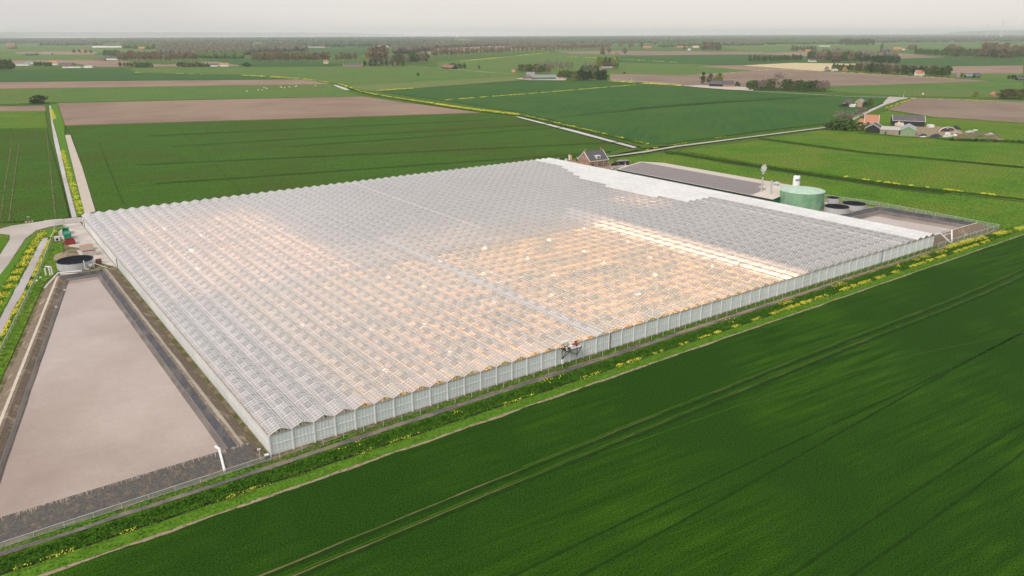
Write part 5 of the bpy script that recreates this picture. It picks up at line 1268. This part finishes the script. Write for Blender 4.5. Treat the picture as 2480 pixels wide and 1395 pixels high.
for u, v, lb in ((219, 616, 'front concrete box filled with red-brown scrap beside the round tank'), (212, 603, 'rear concrete box filled with orange scrap beside the round tank')):
    o = thing('storage_box', lb, 'concrete box', G(u, v, 0), -.05)
    wd, ln, h = 5.0, 3.0, 2.0
    MB().box(-wd/2, 0, 0, wd/2, .15, h).obj('wall', 'concrete', o); MB().box(-wd/2, ln-.15, 0, wd/2, ln, h).obj('wall', 'concrete', o)
    MB().box(-wd/2, .15, 0, -wd/2+.15, ln-.15, h).obj('wall', 'concrete', o); MB().box(wd/2-.15, .15, 0, wd/2, ln-.15, h).obj('wall', 'concrete', o)
    m_ = MB(); rr = random.Random(3)
    for k in range(40): x, y = rr.uniform(-2, 2), rr.uniform(.4, 2.4); m_.bar((x, y, h-.35), (x+rr.uniform(-1, 1)*.5, y+rr.uniform(-.4, .4), h-.1), .15)
    m_.box(-2.3, .2, 0, 2.3, 2.8, h-.35); m_.obj('scrap', 'red' if v > 610 else 'orange_paint', o)
pr = thing('pallet_stack', 'stack of brown pallets and crates behind the round tank', 'pallets', G(241, 634, 0), .1)
for k in range(7): MB().box(-1.1+(.1 if k % 2 else 0), -.5, k*.28, .9, .9, k*.28+.16).obj('pallet', 'wood' if k % 3 else 'red', pr)
pf = thing('standpipe', 'white upright pipe frame right of the round tank', 'pipe', G(229, 645, 0)); MB().tube([(0, 0, 0), (0, 0, 3.4), (.9, .3, 3.4)], .13, 8).obj('pipe', 'white_pipe', pf); MB().tube([(.1, 0, 2.0), (4, -3.5, .2)], .08, 6).obj('hose', 'white_pipe', pf)
# dirt heap
def heap(label, cx, cy, rx, ry, h, m, seed=0, name='soil_heap', cat='heap', n=28):
    V = [(0, 0, h)]; F = []
    R_ = 7
    for r in range(1, R_+1):
        for k in range(n):
            t_ = 2*math.pi*k/n; q = r/R_; e = 1+.25*mnoise.noise((math.cos(t_)*1.3, math.sin(t_)*1.3, seed)); z = h*(math.cos(q*math.pi)*.5+.5)*(1+.3*mnoise.noise((q*4*math.cos(t_), q*4*math.sin(t_), seed+3)))
            V.append((rx*q*e*math.cos(t_), ry*q*e*math.sin(t_), z if r < R_ else -.05))
    for k in range(n): F.append((0, 1+k, 1+(k+1) % n))
    for r in range(R_-1):
        for k in range(n): F.append((1+r*n+k, 1+(r+1)*n+k, 1+(r+1)*n+(k+1) % n, 1+r*n+(k+1) % n))
    o = MB().add(V, F).obj(name, m, smooth=True); o.location = (cx, cy, 0); tag(o, label, cat); return o
heap('broad brown soil heap behind the round steel tank', -14.3, 196, 6.2, 11.5, 1.5, 'dirt', 2)
MB().quad((-11.5, 216, .16), (-5.5, 214, .16), (-8.2, 234, .16), (-13.2, 236, .16)).obj('concrete_slab', 'dirt_pale', kind='structure')
# roadside: barrier, beam
o = thing('road_barrier', 'red and white striped road barrier on the grass corner', 'barrier', G(70, 534.5, 0), .05)
for k in range(6): MB().box(-1.8+k*.62, 0, .25, -1.8+(k+1)*.62, .12, .8).obj('board', 'red_sign' if k % 2 == 0 else 'white_paint', o)
for x in (-1.4, 1.6): MB().box(x-.06, .13, 0, x+.06, .25, .8).obj('post', 'alu', o)
o = thing('information_sign', 'small pale blue sign on posts behind the striped barrier', 'sign', G(70, 525, 0)); MB().box(-.6, 0, .8, .6, .05, 1.2).obj('board', mat('sign_blue', (.45, .65, .68)), o); MB().box(-.05, .06, 0, .05, .12, 1).obj('post', 'alu', o)
p, q = G(108, 532, 0), G(151, 528, 0); o = MB().bar((0, 0, .3), (q.x-p.x, q.y-p.y, .3), .7, .5).obj('timber_beam', mat('pale_timber', (.70, .66, .52), (.62, .58, .46))); o.location = p; tag(o, 'long pale beam lying beside the road', 'beam')
for k, (u, v, lb) in enumerate(((90, 678, 'white sack bale by the fence above the grass strip'), (99, 670, 'pale sack bale further up the fence'), (86, 682, 'brown sack bale lowest by the fence'))):
    heap(lb, *G(u, v, 0)[:2], .9, .7, .9, 'white_paint' if k < 2 else 'wood', k, 'sack_bale', 'bale', 10)
for u, v, lb in ((18, 768, 'small white float in the ditch at left'),): heap(lb, *G(u, v, 0)[:2], .6, .3, .3, 'white_paint', 4, 'ditch_float', 'float', 8)

# roof washer at the eave
rw = thing('roof_washer', 'battered roof washing machine hanging over the greenhouse front eave', 'machine', (78.5, -.2, 0))
m_ = MB()
for (a, b) in (((0, -.3, 4.9), (0, -2.4, 4.9)), ((5.2, -.3, 4.9), (5.2, -2.4, 4.9)), ((0, -2.4, 4.9), (5.2, -2.4, 4.9)), ((0, -.3, 4.9), (5.2, -.3, 4.9)), ((0, -2.3, 4.9), (0, -.5, 2.0)), ((5.2, -2.3, 4.9), (5.2, -.5, 2.0)),
               ((0, -.5, 2.0), (5.2, -.5, 4.9)), ((5.2, -.5, 2.0), (0, -.5, 4.9)), ((0, -.5, .8), (0, -.5, 4.9)), ((5.2, -.5, 1.2), (5.2, -.5, 4.9))): m_.bar(a, b, .12)
m_.obj('frame', 'dark', rw)
MB().box(.1, -2.3, 4.97, 5.1, -.4, 5.06).obj('platform', 'gutter', rw)
m_ = MB()
for (a, b) in (((0, .4, 6.6), (2.6, .4, 6.6)), ((0, -1.8, 5.1), (0, .4, 6.6)), ((2.6, -1.8, 5.1), (2.6, .4, 6.6)), ((.2, 1.2, 5.3), (5.0, 1.2, 5.4)), ((5, -2.2, 5.0), (5, -2.2, 6.1)), ((0, -2.2, 5.0), (0, -2.2, 6.1)), ((3.4, -1.8, 5.1), (4.6, .6, 6.5)), ((4.6, .6, 6.5), (5.3, .6, 5.2))): m_.bar(a, b, .13)
m_.obj('brush_arm', 'white_steel', rw)
MB().box(.4, -.2, 6.1, 2.7, .5, 6.6).obj('water_drum', 'white_steel', rw)
for x, y, z, r_ in ((-.2, -1.6, 5.3, .42), (1.0, -2.0, 5.3, .4), (4.6, -.4, 5.6, .4), (.6, .3, 5.6, .3)): MB().tube([(x-.2, y, z), (x+.25, y, z)], r_, 10).obj('wheel', 'dark', rw)
MB().box(3.6, -1.6, 5.07, 4.4, -.8, 5.8).obj('motor', 'red', rw); MB().box(1.6, -1.9, 5.07, 2.6, -1.1, 5.7).obj('motor', 'white_steel', rw)
MB().box(-.3, -.9, .75, .3, -.4, 1.9).obj('control_box', 'white_steel', rw)

# fences
def fence(label, pts, h, step, netting=True, rail=True, name='wire_fence', r=.05):
    o = thing(name, label, 'fence', (pts[0][0], pts[0][1], 0)); p0 = Vector((pts[0][0], pts[0][1], 0))
    pm_ = MB().tube([(0, 0, 0), (0, 0, h)], r, 6).mesh('post', 'alu'); nt_ = MB(); rl = MB(); cnt = 0
    for a, b in zip(pts[:-1], pts[1:]):
        a = Vector((*a[:2], 0))-p0; b = Vector((*b[:2], 0))-p0; n_ = max(1, round((b-a).length/step))
        for k in range(n_+1): link('post', pm_, o, a.lerp(b, k/n_))
        nt_.quad((a.x, a.y, .05), (b.x, b.y, .05), (b.x, b.y, h-.05), (a.x, a.y, h-.05)); rl.bar((a.x, a.y, h), (b.x, b.y, h), r*1.6)
        for zz in (.4,): rl.bar((a.x, a.y, zz), (b.x, b.y, zz), r*.6)
    if netting: nt_.obj('netting', 'netting', o)
    if rail: rl.obj('rail', 'alu', o)
    return o
fence('low wire fence with pale top rail along the foot of the large basin', [(-75, -2.35), (-48, -2.2), (-.6, -1.35)], 1.35, 4.8, r=.045)
fence('row of thin grey fence posts along the greenhouse front', [(1, -2.2), (278, -2.2)], 1.6, 4.8, netting=False, rail=False, r=.05)
fence('tall mesh fence between the yellow ditch flowers and the yard', [(-60, 40), (-42.1, 95.9), (-25, 176), (-13.5, 238), (-10.5, 257), (-6, 262)], 2.0, 6)
fence('tall mesh fence round the smaller basin at the right', [(279, -2.0), (306, -2.3), (333, -2.4), (335.7, 55.3), (332, 78), (330, 100)], 2.0, 5)
cpst = thing('camera_pole', 'thin pole with white camera heads by the front corner of the greenhouse', 'pole', G(629, 1112, 0)); MB().tube([(0, 0, 0), (0, 0, 2.6)], .06, 6).obj('pole', 'alu', cpst)
for x in (-.25, .12): MB().box(x-.12, -.2, 2.5, x+.14, .15, 2.75).obj('camera_head', 'white_paint', cpst)
bn = thing('waste_bin', 'small dark blue bin with white lid at the greenhouse corner', 'bin', (-1.1, -.3, 0)); MB().box(-.4, -.3, 0, .4, .3, 1.0).obj('body', mat('bin_blue', (.03, .05, .14)), bn); MB().box(-.45, -.35, 1.0, .45, .35, 1.1).obj('lid', 'white_paint', bn)
# gate posts at the yard entry
o = thing('yard_gate', 'thin open pole gate across the yard entrance at the back', 'gate', (-11, 249, 0)); m_ = MB()
for x in (0, 4, 9.6): m_.bar((x, 0, 0), (x, 0, 1.9), .1)
m_.bar((0, 0, 1.2), (9.6, 0, 1.2), .07); m_.obj('frame', 'alu', o)

# ------------------------------------------------------------------ farm complex at the right
building('farmhouse', 'farmhouse with steep orange tiled roof among farm sheds', (2094, 311), (2127, 312.5), 15, 4, 6.5, 'along', 'brick', 'roof_orange', wins=3, trim='white_paint')
building('farmhouse_annex', 'low orange-roofed annex at the left end of the farmhouse', (2078, 309), (2094, 310.5), 9, 3, 3.5, 'along', 'white_paint', 'roof_orange', cat='annex', wins=1)
building('cattle_barn', 'large dark barn with white roof edges at the back of the farm', (2163, 309), (2240, 312), 22, 5, 4.2, 'along', 'black_clad', 'roof_dark', cat='barn', trim='white_paint')
building('gabled_shed', 'brown-roofed shed with black gable facing the green field', (2097, 325), (2131, 327), 22, 4.2, 3.2, 'across', 'stone', 'roof_dark', cat='shed', trim='white_paint', gablewall='black_clad')
building('stone_barn', 'low stone barn with a weathered grey sheet roof', (2132, 328), (2178, 331), 18, 3.8, 2.0, 'along', 'stone', 'concrete', cat='barn', door=True)
building('machine_shed', 'green-fronted machine shed with grey roof and black side', (2181, 332), (2218, 334), 24, 4.8, 2.8, 'across', 'black_clad', mat('steel_roof', (.25, .28, .30), (.3, .33, .35), rough=.5), cat='shed', trim='white_paint', gablewall=mat('pale_green_clad', (.20, .30, .18), (.25, .36, .22), scale=1))
for u, v, hh, r_, lb in ((2171, 309, 9, 1.6, 'left white feed silo before the large dark barn'), (2178, 310, 11, 1.7, 'middle white feed silo before the large dark barn'), (2186, 310.5, 9, 1.7, 'right white feed silo before the large dark barn'), (2215, 310.5, 15, 1.6, 'tall slim grey silo at the barn front')):
    p = G(u, v, 0); o = thing('feed_silo', lb, 'silo', p); k = hh*depth(p)/FPX; MB().lathe([(r_, 0), (r_, k*.75), (r_*.5, k*.95), (0, k)], n=16).obj('body', 'tan_roof', o, smooth=True); MB().lathe([(r_*.4, k*.93), (r_*.4, k+.3), (0, k+.3)], n=8).obj('cap', 'galv', o)
px_box('shipping_container', 'grey-white container right of the large dark barn', 'container', 2258, 314, 12, 7, 5, 'white_paint')
for args in (('low black tyre-covered heap in front of the farm', 2237, 333, 8, 4, 1.6, 'pile_black', 1), ('big black silage heap right of the machine shed', 2268, 336, 12, 5, 2.6, 'pile_black', 2), ('black tyre heap behind the white arch', 2315, 318, 9, 5, 3.4, 'pile_black', 3),
             ('brown manure heap behind the white items', 2318, 326, 10, 5, 2.6, 'stone', 4), ('grey rubble heap right of the manure', 2350, 325, 9, 4, 1.6, 'concrete', 5), ('pale rubble heap at the far right of the farm', 2398, 331, 10, 4, 1.2, 'stone', 6), ('low rubble heap by the field ditch', 2420, 344, 8, 3, 1.0, 'stone', 7), ('dark green weed heap in the yard', 2375, 336, 9, 3, 1.3, 'veg', 8)):
    lb, u, v, rx, ry, h, mm, sd = args; p = G(u, v, 0); heap(lb, p.x, p.y, rx, ry, h, mm, sd)
ar = thing('silage_clamp', 'white curved arch wall round the brown silage pit', 'silage clamp', G(2300, 324, 0), -.35)
m_ = MB()
for k in range(12):
    a, b = math.pi*k/12, math.pi*(k+1)/12; m_.bar((9*math.cos(a), 2, 4*math.sin(a)), (9*math.cos(b), 2, 4*math.sin(b)), .6, .5)
m_.obj('arch', 'white_paint', ar); MB().add([(9*math.cos(math.pi*k/12), 3.2, 3.6*math.sin(math.pi*k/12)) for k in range(13)], [tuple(range(13))]).obj('silage_face', mat('silage', (.26, .15, .09), (.2, .12, .08)), ar)
for i, (u, v, w_, h_, mm, lb) in enumerate(((2299, 332, 11, 7, 'white_paint', 'large white wrapped stack in the farmyard'), (2294, 337, 8, 4, 'white_paint', 'low white wrapped bale stack, front left'), (2306, 336, 8, 4, 'white_paint', 'low white wrapped bale stack, front centre'),
        (2318, 335, 8, 5, 'white_paint', 'white wrapped bale stack, front right'), (2293, 324, 9, 6, 'blue', 'blue tractor parked beside the silage arch'), (2240, 337, 16, 2, 'white_paint', 'flat white sheet by the machine shed'), (2404, 331, 8, 4, 'white_paint', 'white crate on the far rubble'),
        (2280, 318, 10, 3, 'wood', 'pale timber stack behind the yard'), (2330, 330, 6, 3, 'orange_paint', 'orange implement beside the manure heap'), (2366, 322, 9, 3, 'white_paint', 'white sheeting on the right rubble'))):
    p = G(u, v, 0); k = depth(p)/FPX
    if 'tractor' in lb:
        o = thing('tractor', lb, 'tractor', p, -.3); MB().box(-1.6, -.5, .8, .6, .5, 1.7).obj('bonnet', mm, o); MB().box(.3, -.7, 1, 1.8, .7, 2.8).obj('cab', 'window', o); MB().box(.2, -.8, 2.8, 1.9, .8, 2.95).obj('cab_roof', 'white_paint', o)
        for x, r_ in ((-1.2, .5), (1.1, .85)):
            for y in (-.9, .9): MB().tube([(x, y-.2, r_), (x, y+.2, r_)], r_, 14).obj('wheel', 'rubber', o)
    else:
        n_ = 'wrapped_stack' if 'wrapped' in lb else 'yard_clutter'
        o = thing(n_, lb, 'stack' if n_ == 'wrapped_stack' else 'clutter', p, random.uniform(-.5, .2)); nn = 3
        for q in range(nn): x = -w_*k/2+q*w_*k/nn; MB().box(x+.05, random.uniform(-.3, .3), 0, x+w_*k/nn-.05, 2.2, h_*k*random.uniform(.75, 1.1)).obj('block', mm, o)
scatter('weed_fringe', [(2300, 344), (2400, 346), (2480, 350)], 5, 1600, .4, 1.0, 'veg', seed=60)
scatter('weed_fringe', [(2080, 327), (2200, 337), (2310, 343)], 2, 900, .3, .7, 'veg', seed=61)
# pale brick house
hb = building('pale_brick_house', 'tall pale brick house with grey roof in the garden by the road', (2072, 262), (2089, 263), 10, 5.5, 3.2, 'across', 'brick_pale', 'roof_grey', chim=1, trim='white_paint')
MB().box(1.5, -.1, 2.2, 2.4, -.01, 4.6).obj('window', 'dark', hb)
building('conservatory', 'low white conservatory at the left side of the pale brick house', (2058, 262.5), (2073, 263), 4, 2.6, .6, 'along', 'white_paint', 'white_paint', cat='annex')
building('garden_shed', 'dark garden shed left of the pink-blossomed tree', (2041, 261), (2055, 262), 5, 2.8, .6, 'along', 'black_clad', 'roof_dark', cat='shed')
# black barn with brick house
building('black_barn', 'long black timber barn with grey roof beyond the dark green field', (1719, 211), (1752, 212.5), 14, 4, 5, 'along', 'black_clad', 'slate', cat='barn')
b5 = building('brick_farmhouse', 'brick farmhouse with gable, joined to the right of the black barn', (1753, 212.5), (1780, 212.5), 13, 4, 5.5, 'along', 'brick', 'slate', wins=3, chim=1)
# grey long barn
building('long_grey_barn', 'long grey cattle barn with glazed front by the dark green field', (1291, 193), (1349, 192.5), 26, 4, 4, 'along', 'green_dark', 'roof_grey', cat='barn', trim='white_paint', wins=9)
building('small_annex', 'small low annex at the left end of the long grey barn', (1268, 193), (1290, 193.5), 12, 3, 2, 'along', 'stone', 'roof_dark', cat='shed')
building('grey_roof_house', 'grey-roofed house rising behind the long grey barn', (1277, 186), (1297, 186), 10, 4, 5, 'along', 'stone', 'roof_grey')
building('orange_roof_house', 'small orange-roofed house left of the barn wood', (1242, 178), (1249, 178), 9, 3, 5, 'along', 'brick', 'roof_orange')
building('small_grey_shed', 'small grey shed with pale roof panels below the yellow-green trees', (1461, 170), (1488, 169), 14, 3, 4, 'along', 'brick', 'roof_grey', cat='shed')
building('red_roof_barn', 'black barn with red-brown roof beside the pale country road', (1071, 165), (1097, 167), 16, 3.5, 6, 'along', 'black_clad', mat('rust_roof', (.26, .13, .10), (.3, .16, .12)), cat='barn')
building('long_brown_barn', 'long low brown-roofed barn below the short poplar row', (834, 161), (880, 161), 20, 4, 5, 'along', 'brick', 'roof_dark', cat='barn', trim='white_paint')
hs = [ # u, v, w px, h, rise, wall, roof, label
 (908, 158, 26, 4, 5, 'brick', 'roof_dark', 'dark-roofed farmhouse in the farmyard left of centre'), (960, 157, 8, 5, 6, 'brick', 'roof_orange', 'narrow orange-gabled house at the right of the farmyard'),
 (54, 154, 34, 4, 3, 'white_paint', 'roof_grey', 'wide white-walled shed at the far left'), (72, 150, 20, 4, 3, 'white_paint', 'roof_grey', 'white-walled shed behind the wide one, far left'),
 (130, 153, 20, 5, 7, 'white_paint', 'roof_orange', 'house with orange-red roof left of the low sheds'), (163, 154, 30, 4, 3, 'brick', 'roof_dark', 'dark low farm shed right of the orange-roofed house'),
 (175, 160, 44, 3, 1.5, 'white_paint', 'roof_grey', 'long low pale shed near the left field edge'), (215, 160, 20, 4, 1.5, 'white_paint', 'tan_roof', 'white flat shed at the right of the long low shed'),
 (77, 129, 28, 3.5, 4, 'black_clad', 'slate', 'wide black barn in the far left meadows'), (115, 128, 24, 4, 3, 'stone', 'roof_grey', 'grey farm shed right of the far black barn'),
 (243, 143, 24, 5, 6, 'brick', 'slate', 'dark brick farm left of the first poplars'), (270, 141, 30, 5, 5, 'white_paint', 'slate', 'blue-grey-roofed farm beside the first poplars'),
 (203, 122, 16, 4, 5, 'brick', 'roof_orange', 'orange-roofed farm in the distant left fields'), (180, 122, 8, 4, 5, 'brick', 'roof_orange', 'tiny orange-roofed house left of the distant farm'),
 (345, 116, 14, 5, 6, 'brick', 'roof_orange', 'orange-roofed farm under the dark far left copse'), (82, 98, 10, 6, 8, 'brick', 'roof_orange', 'orange roof in the hazy far left wood'),
 (520, 158, 18, 4, 4, 'white_paint', 'roof_dark', 'low white house left of the small red-roofed one'), (545, 158, 20, 4, 5, 'white_paint', 'roof_orange', 'small red-roofed white house between the poplar rows'),
 (792, 152, 12, 5, 5, 'white_paint', 'roof_orange', 'white house glimpsed at the end of the long poplar row'), (930, 113, 24, 5, 3, 'white_paint', 'roof_grey', 'pale grey sheds beyond the small green field'),
 (760, 113, 60, 4, 3, 'tan_roof', 'roof_dark', 'long tan sheds left of the small green field'), (1450, 111, 10, 6, 6, 'white_paint', 'tan_roof', 'pale house in the centre horizon wood'),
 (1570, 119, 22, 5, 4, 'brick', 'roof_orange', 'long orange-roofed farm in the far central hamlet'), (1688, 117, 14, 5, 4, 'white_paint', 'roof_orange', 'white house left of the far tree clump'),
 (1672, 124, 7, 5, 4, 'white_paint', 'tan_roof', 'tiny white shed by the far tree clump'), (1654, 118, 26, 4, 4, 'brick', 'roof_orange', 'long brick farm in front of the horizon wood'),
 (1971, 153, 18, 4, 4.5, 'white_paint', 'slate', 'white house with slate roof behind the straw field'), (2029, 154, 16, 4, 4, 'brick', 'slate', 'slate-roofed house among the hamlet trees'),
 (1942, 129, 8, 4, 5, 'brick', 'roof_orange', 'small orange-roofed house in the far orchard, left'), (1960, 129, 14, 4, 5, 'brick', 'roof_orange', 'orange-roofed house in the far orchard, right'),
 (2052, 131, 16, 4, 4, 'white_paint', 'roof_orange', 'white house with orange roof behind the hamlet wood'), (2068, 133, 12, 5, 6, 'brick', 'roof_orange', 'red brick house behind the hamlet wood'),
 (2096, 130, 28, 4, 4, 'brick', 'roof_dark', 'dark red farm right of the hamlet wood'), (2148, 129, 22, 5, 6, 'black_clad', 'slate', 'black barn right of the thin columnar tree'),
 (2176, 126, 22, 5, 7, 'brick', 'roof_orange', 'far farm with a bright red-orange roof'), (2188, 126, 12, 5, 4, 'white_paint', 'roof_grey', 'white shed right of the bright red-orange roof'),
 (2147, 181, 14, 4, 7, 'brick', 'roof_orange', 'orange-gabled brick house in the village belt'), (2164, 181, 12, 4, 6, 'brick', 'roof_dark', 'dark-roofed house right of the orange gable'),
 (2231, 187, 20, 4, 6.5, 'white_paint', 'roof_orange', 'white gabled house at the right of the village belt'), (2050, 176, 10, 4, 5, 'brick', 'roof_orange', 'half-hidden brick house in front of the straw field'),
 (2006, 174, 8, 4, 5, 'stone', 'roof_dark', 'small stone house at the straw field corner'), (2025, 175, 12, 3, 1, 'white_paint', 'tan_roof', 'low white shed beside the straw field trees'),
 (2350, 193, 16, 3, 3, 'black_clad', mat('blue_roof', (.22, .26, .34)), 'blue-grey-roofed shed right of the small round tree'), (2370, 193.5, 14, 4, 5, 'black_clad', 'slate', 'dark gabled shed right of the blue-grey one'),
 (2326, 192, 8, 4, 5, 'brick_pale', 'roof_grey', 'pale brick house left of the small round tree'), (2474, 200, 14, 3, 3, 'black_clad', 'slate', 'black shed at the right photo edge'),
 (2412, 241, 10, 3.5, 3.5, 'brick', 'roof_orange', 'red brick house half hidden by roadside trees'), (2408, 105, 10, 5, 4, 'white_paint', 'tan_roof', 'tiny pale house in front of the right wood'),
 (2295, 141, 8, 4, 6, 'white_paint', 'roof_orange', 'small white house in the long far right wood'), (2000, 116, 26, 3, 1, 'white_paint', 'tan_roof', 'low white sheds left of the far dark copse'),
 (1497, 134, 10, 4, 5, 'brick', 'roof_dark', 'small brown house in the middle of the far central hamlet'), (1860, 107, 8, 5, 5, 'white_paint', 'roof_grey', 'pale house under the right horizon wood')]
for i, (u, v, wp_, h, rise, wl, rf_, lb) in enumerate(hs):
    p = G(u, v, 0); k = depth(p)/FPX; dd = min(14, max(8, wp_*k*.5))
    across = wp_ <= 10
    a = p-rt*wp_*k/2+Vector((0, 0, 0)); b = p+rt*wp_*k/2
    big_ = max(1.0, depth(p)/2600)
    building('shed' if 'shed' in lb or 'barn' in lb else 'house', lb, (a.x, a.y, 0), (b.x, b.y, 0), dd, h*big_**.5, rise*big_**.5, 'across' if across else 'along', wl, rf_, world=True, cat='shed' if 'shed' in lb or 'barn' in lb else 'house', wins=0 if depth(p) > 2500 else 2)
# glass-roofed nursery far left (white row)
for i in range(6):
    u = 232+i*13; p = G(u, 111, 0); k = depth(p)/FPX; a = p-rt*6*k; b = p+rt*6*k
    building('polytunnel', f'{ordw(i)} white polytunnel from the left in the distant left row', (a.x, a.y, 0), (b.x, b.y, 0), 20, 4, 4, 'along', 'white_paint', 'white_paint', world=True, cat='polytunnel')

# road furniture: mast and dish at the junction
for u, v, h, lb in ((2190, 238, 14, 'thin white mast at the country road junction'), (1531, 196, 10, 'thin lamp post beside the yellow verge')):
    p = G(u, v, 0); o = thing('road_mast', lb, 'mast', p); k = depth(p)/FPX; MB().tube([(0, 0, 0), (0, 0, h*k)], .12, 6).obj('pole', 'alu', o); MB().box(-.5, -.5, 0, .5, .5, 1).obj('base', 'white_paint', o)
p = G(2237, 235, 0); o = thing('water_trough', 'round pale object on a foot beside the junction', 'tank', p); MB().lathe([(.3, 0), (.3, .8), (1.2, 1.2), (1.3, 2.2), (.6, 2.9), (0, 3)], n=14).obj('body', 'white_paint', o); MB().lathe([(.5, 0), (.5, .2)], n=8).obj('foot', 'concrete', o)
# tractor working the far brown field
p = G(1513, 180, 0); o = thing('tractor', 'small red tractor working in the brown field', 'tractor', p, .3); o.scale = (2.0, 2.0, 1.6)
MB().box(-1.6, -.5, .8, .6, .5, 1.7).obj('bonnet', 'red_sign', o); MB().box(.3, -.7, 1, 1.8, .7, 2.8).obj('cab', 'window', o)
for x, r_ in ((-1.2, .5), (1.1, .85)):
    for y in (-.9, .9): MB().tube([(x, y-.2, r_), (x, y+.2, r_)], r_, 14).obj('wheel', 'rubber', o)
# sheep
sm = MB(); sm.tube([(-.7, 0, .75), (-.55, 0, .8), (0, 0, .85), (.55, 0, .8), (.7, 0, .75)], [.2, .42, .48, .42, .2], 8)
sb = sm.mesh('fleece', 'white_paint', True)
sh_ = MB().tube([(.65, 0, .8), (.95, 0, .55), (1.1, 0, .4)], [.16, .15, .09], 6).mesh('head', 'tan_roof')
lg = MB().tube([(0, 0, 0), (0, 0, .5)], .07, 5).mesh('leg', 'tan_roof')
for i, (u, v) in enumerate(((600, 220), (628, 217), (637, 217), (642, 211), (647, 213), (650, 214), (681, 209), (684, 211), (692, 212), (703, 210), (718, 209), (721, 208), (766, 208))):
    o = thing('grazing_sheep', f'{ordw(i)} white sheep from the left on the green strip', 'sheep', G(u, v, 0), random.uniform(0, 6.28), 'sheep on the green strip'); o.scale = (1.5, 1.5, 1.5)
    link('fleece', sb, o); link('head', sh_, o)
    for x in (-.4, .4):
        for y in (-.2, .2): link('leg', lg, o, (x, y, 0))
# wind turbines beyond the dunes
for u, hp, ph, lb in ((2390, 22, .2, 'left wind turbine on the hazy right horizon'), (2424, 26, .9, 'middle wind turbine, tallest on the right horizon'), (2428, 24, 1.6, 'right wind turbine just behind the tallest one')):
    p = G(u, hz(u)+14, 0); k = depth(p)/FPX; hh = hp*1.45*k; o = thing('wind_turbine', lb, 'wind turbine', p, -YAW, 'wind turbines on the horizon')
    MB().tube([(0, 0, 0), (0, 0, hh)], [hh*.022, hh*.012], 8).obj('tower', 'white_paint', o); MB().box(-hh*.015, -hh*.05, hh-.01*hh, hh*.015, hh*.03, hh*1.02).obj('nacelle', 'white_paint', o)
    for q in range(3):
        a = ph+q*2.094; d = Vector((math.sin(a), 0, math.cos(a))); c0 = Vector((0, -hh*.06, hh*1.005))
        MB().tube([c0, c0+d*hh*.12, c0+d*hh*.42], [hh*.008, hh*.014, hh*.003], 6).obj('blade', 'white_paint', o)

# ------------------------------------------------------------------ haze
def haze_mat():
    m = bpy.data.materials.new('haze'); m.use_nodes = True; N = m.node_tree.nodes; L_ = m.node_tree.links; N.clear()
    o = N.new('ShaderNodeOutputMaterial'); v = N.new('ShaderNodeVolumePrincipled'); v.inputs['Color'].default_value = (.93, .95, 1, 1)
    v.inputs['Density'].default_value = 0.52e-4; v.inputs['Anisotropy'].default_value = .1; L_.new(v.outputs[0], o.inputs['Volume']); return m
MT['haze'] = haze_mat()
hb_ = MB().box(-61500, -61500, -2, 61500, 61500, 186.0).obj('haze', 'haze', kind='stuff')
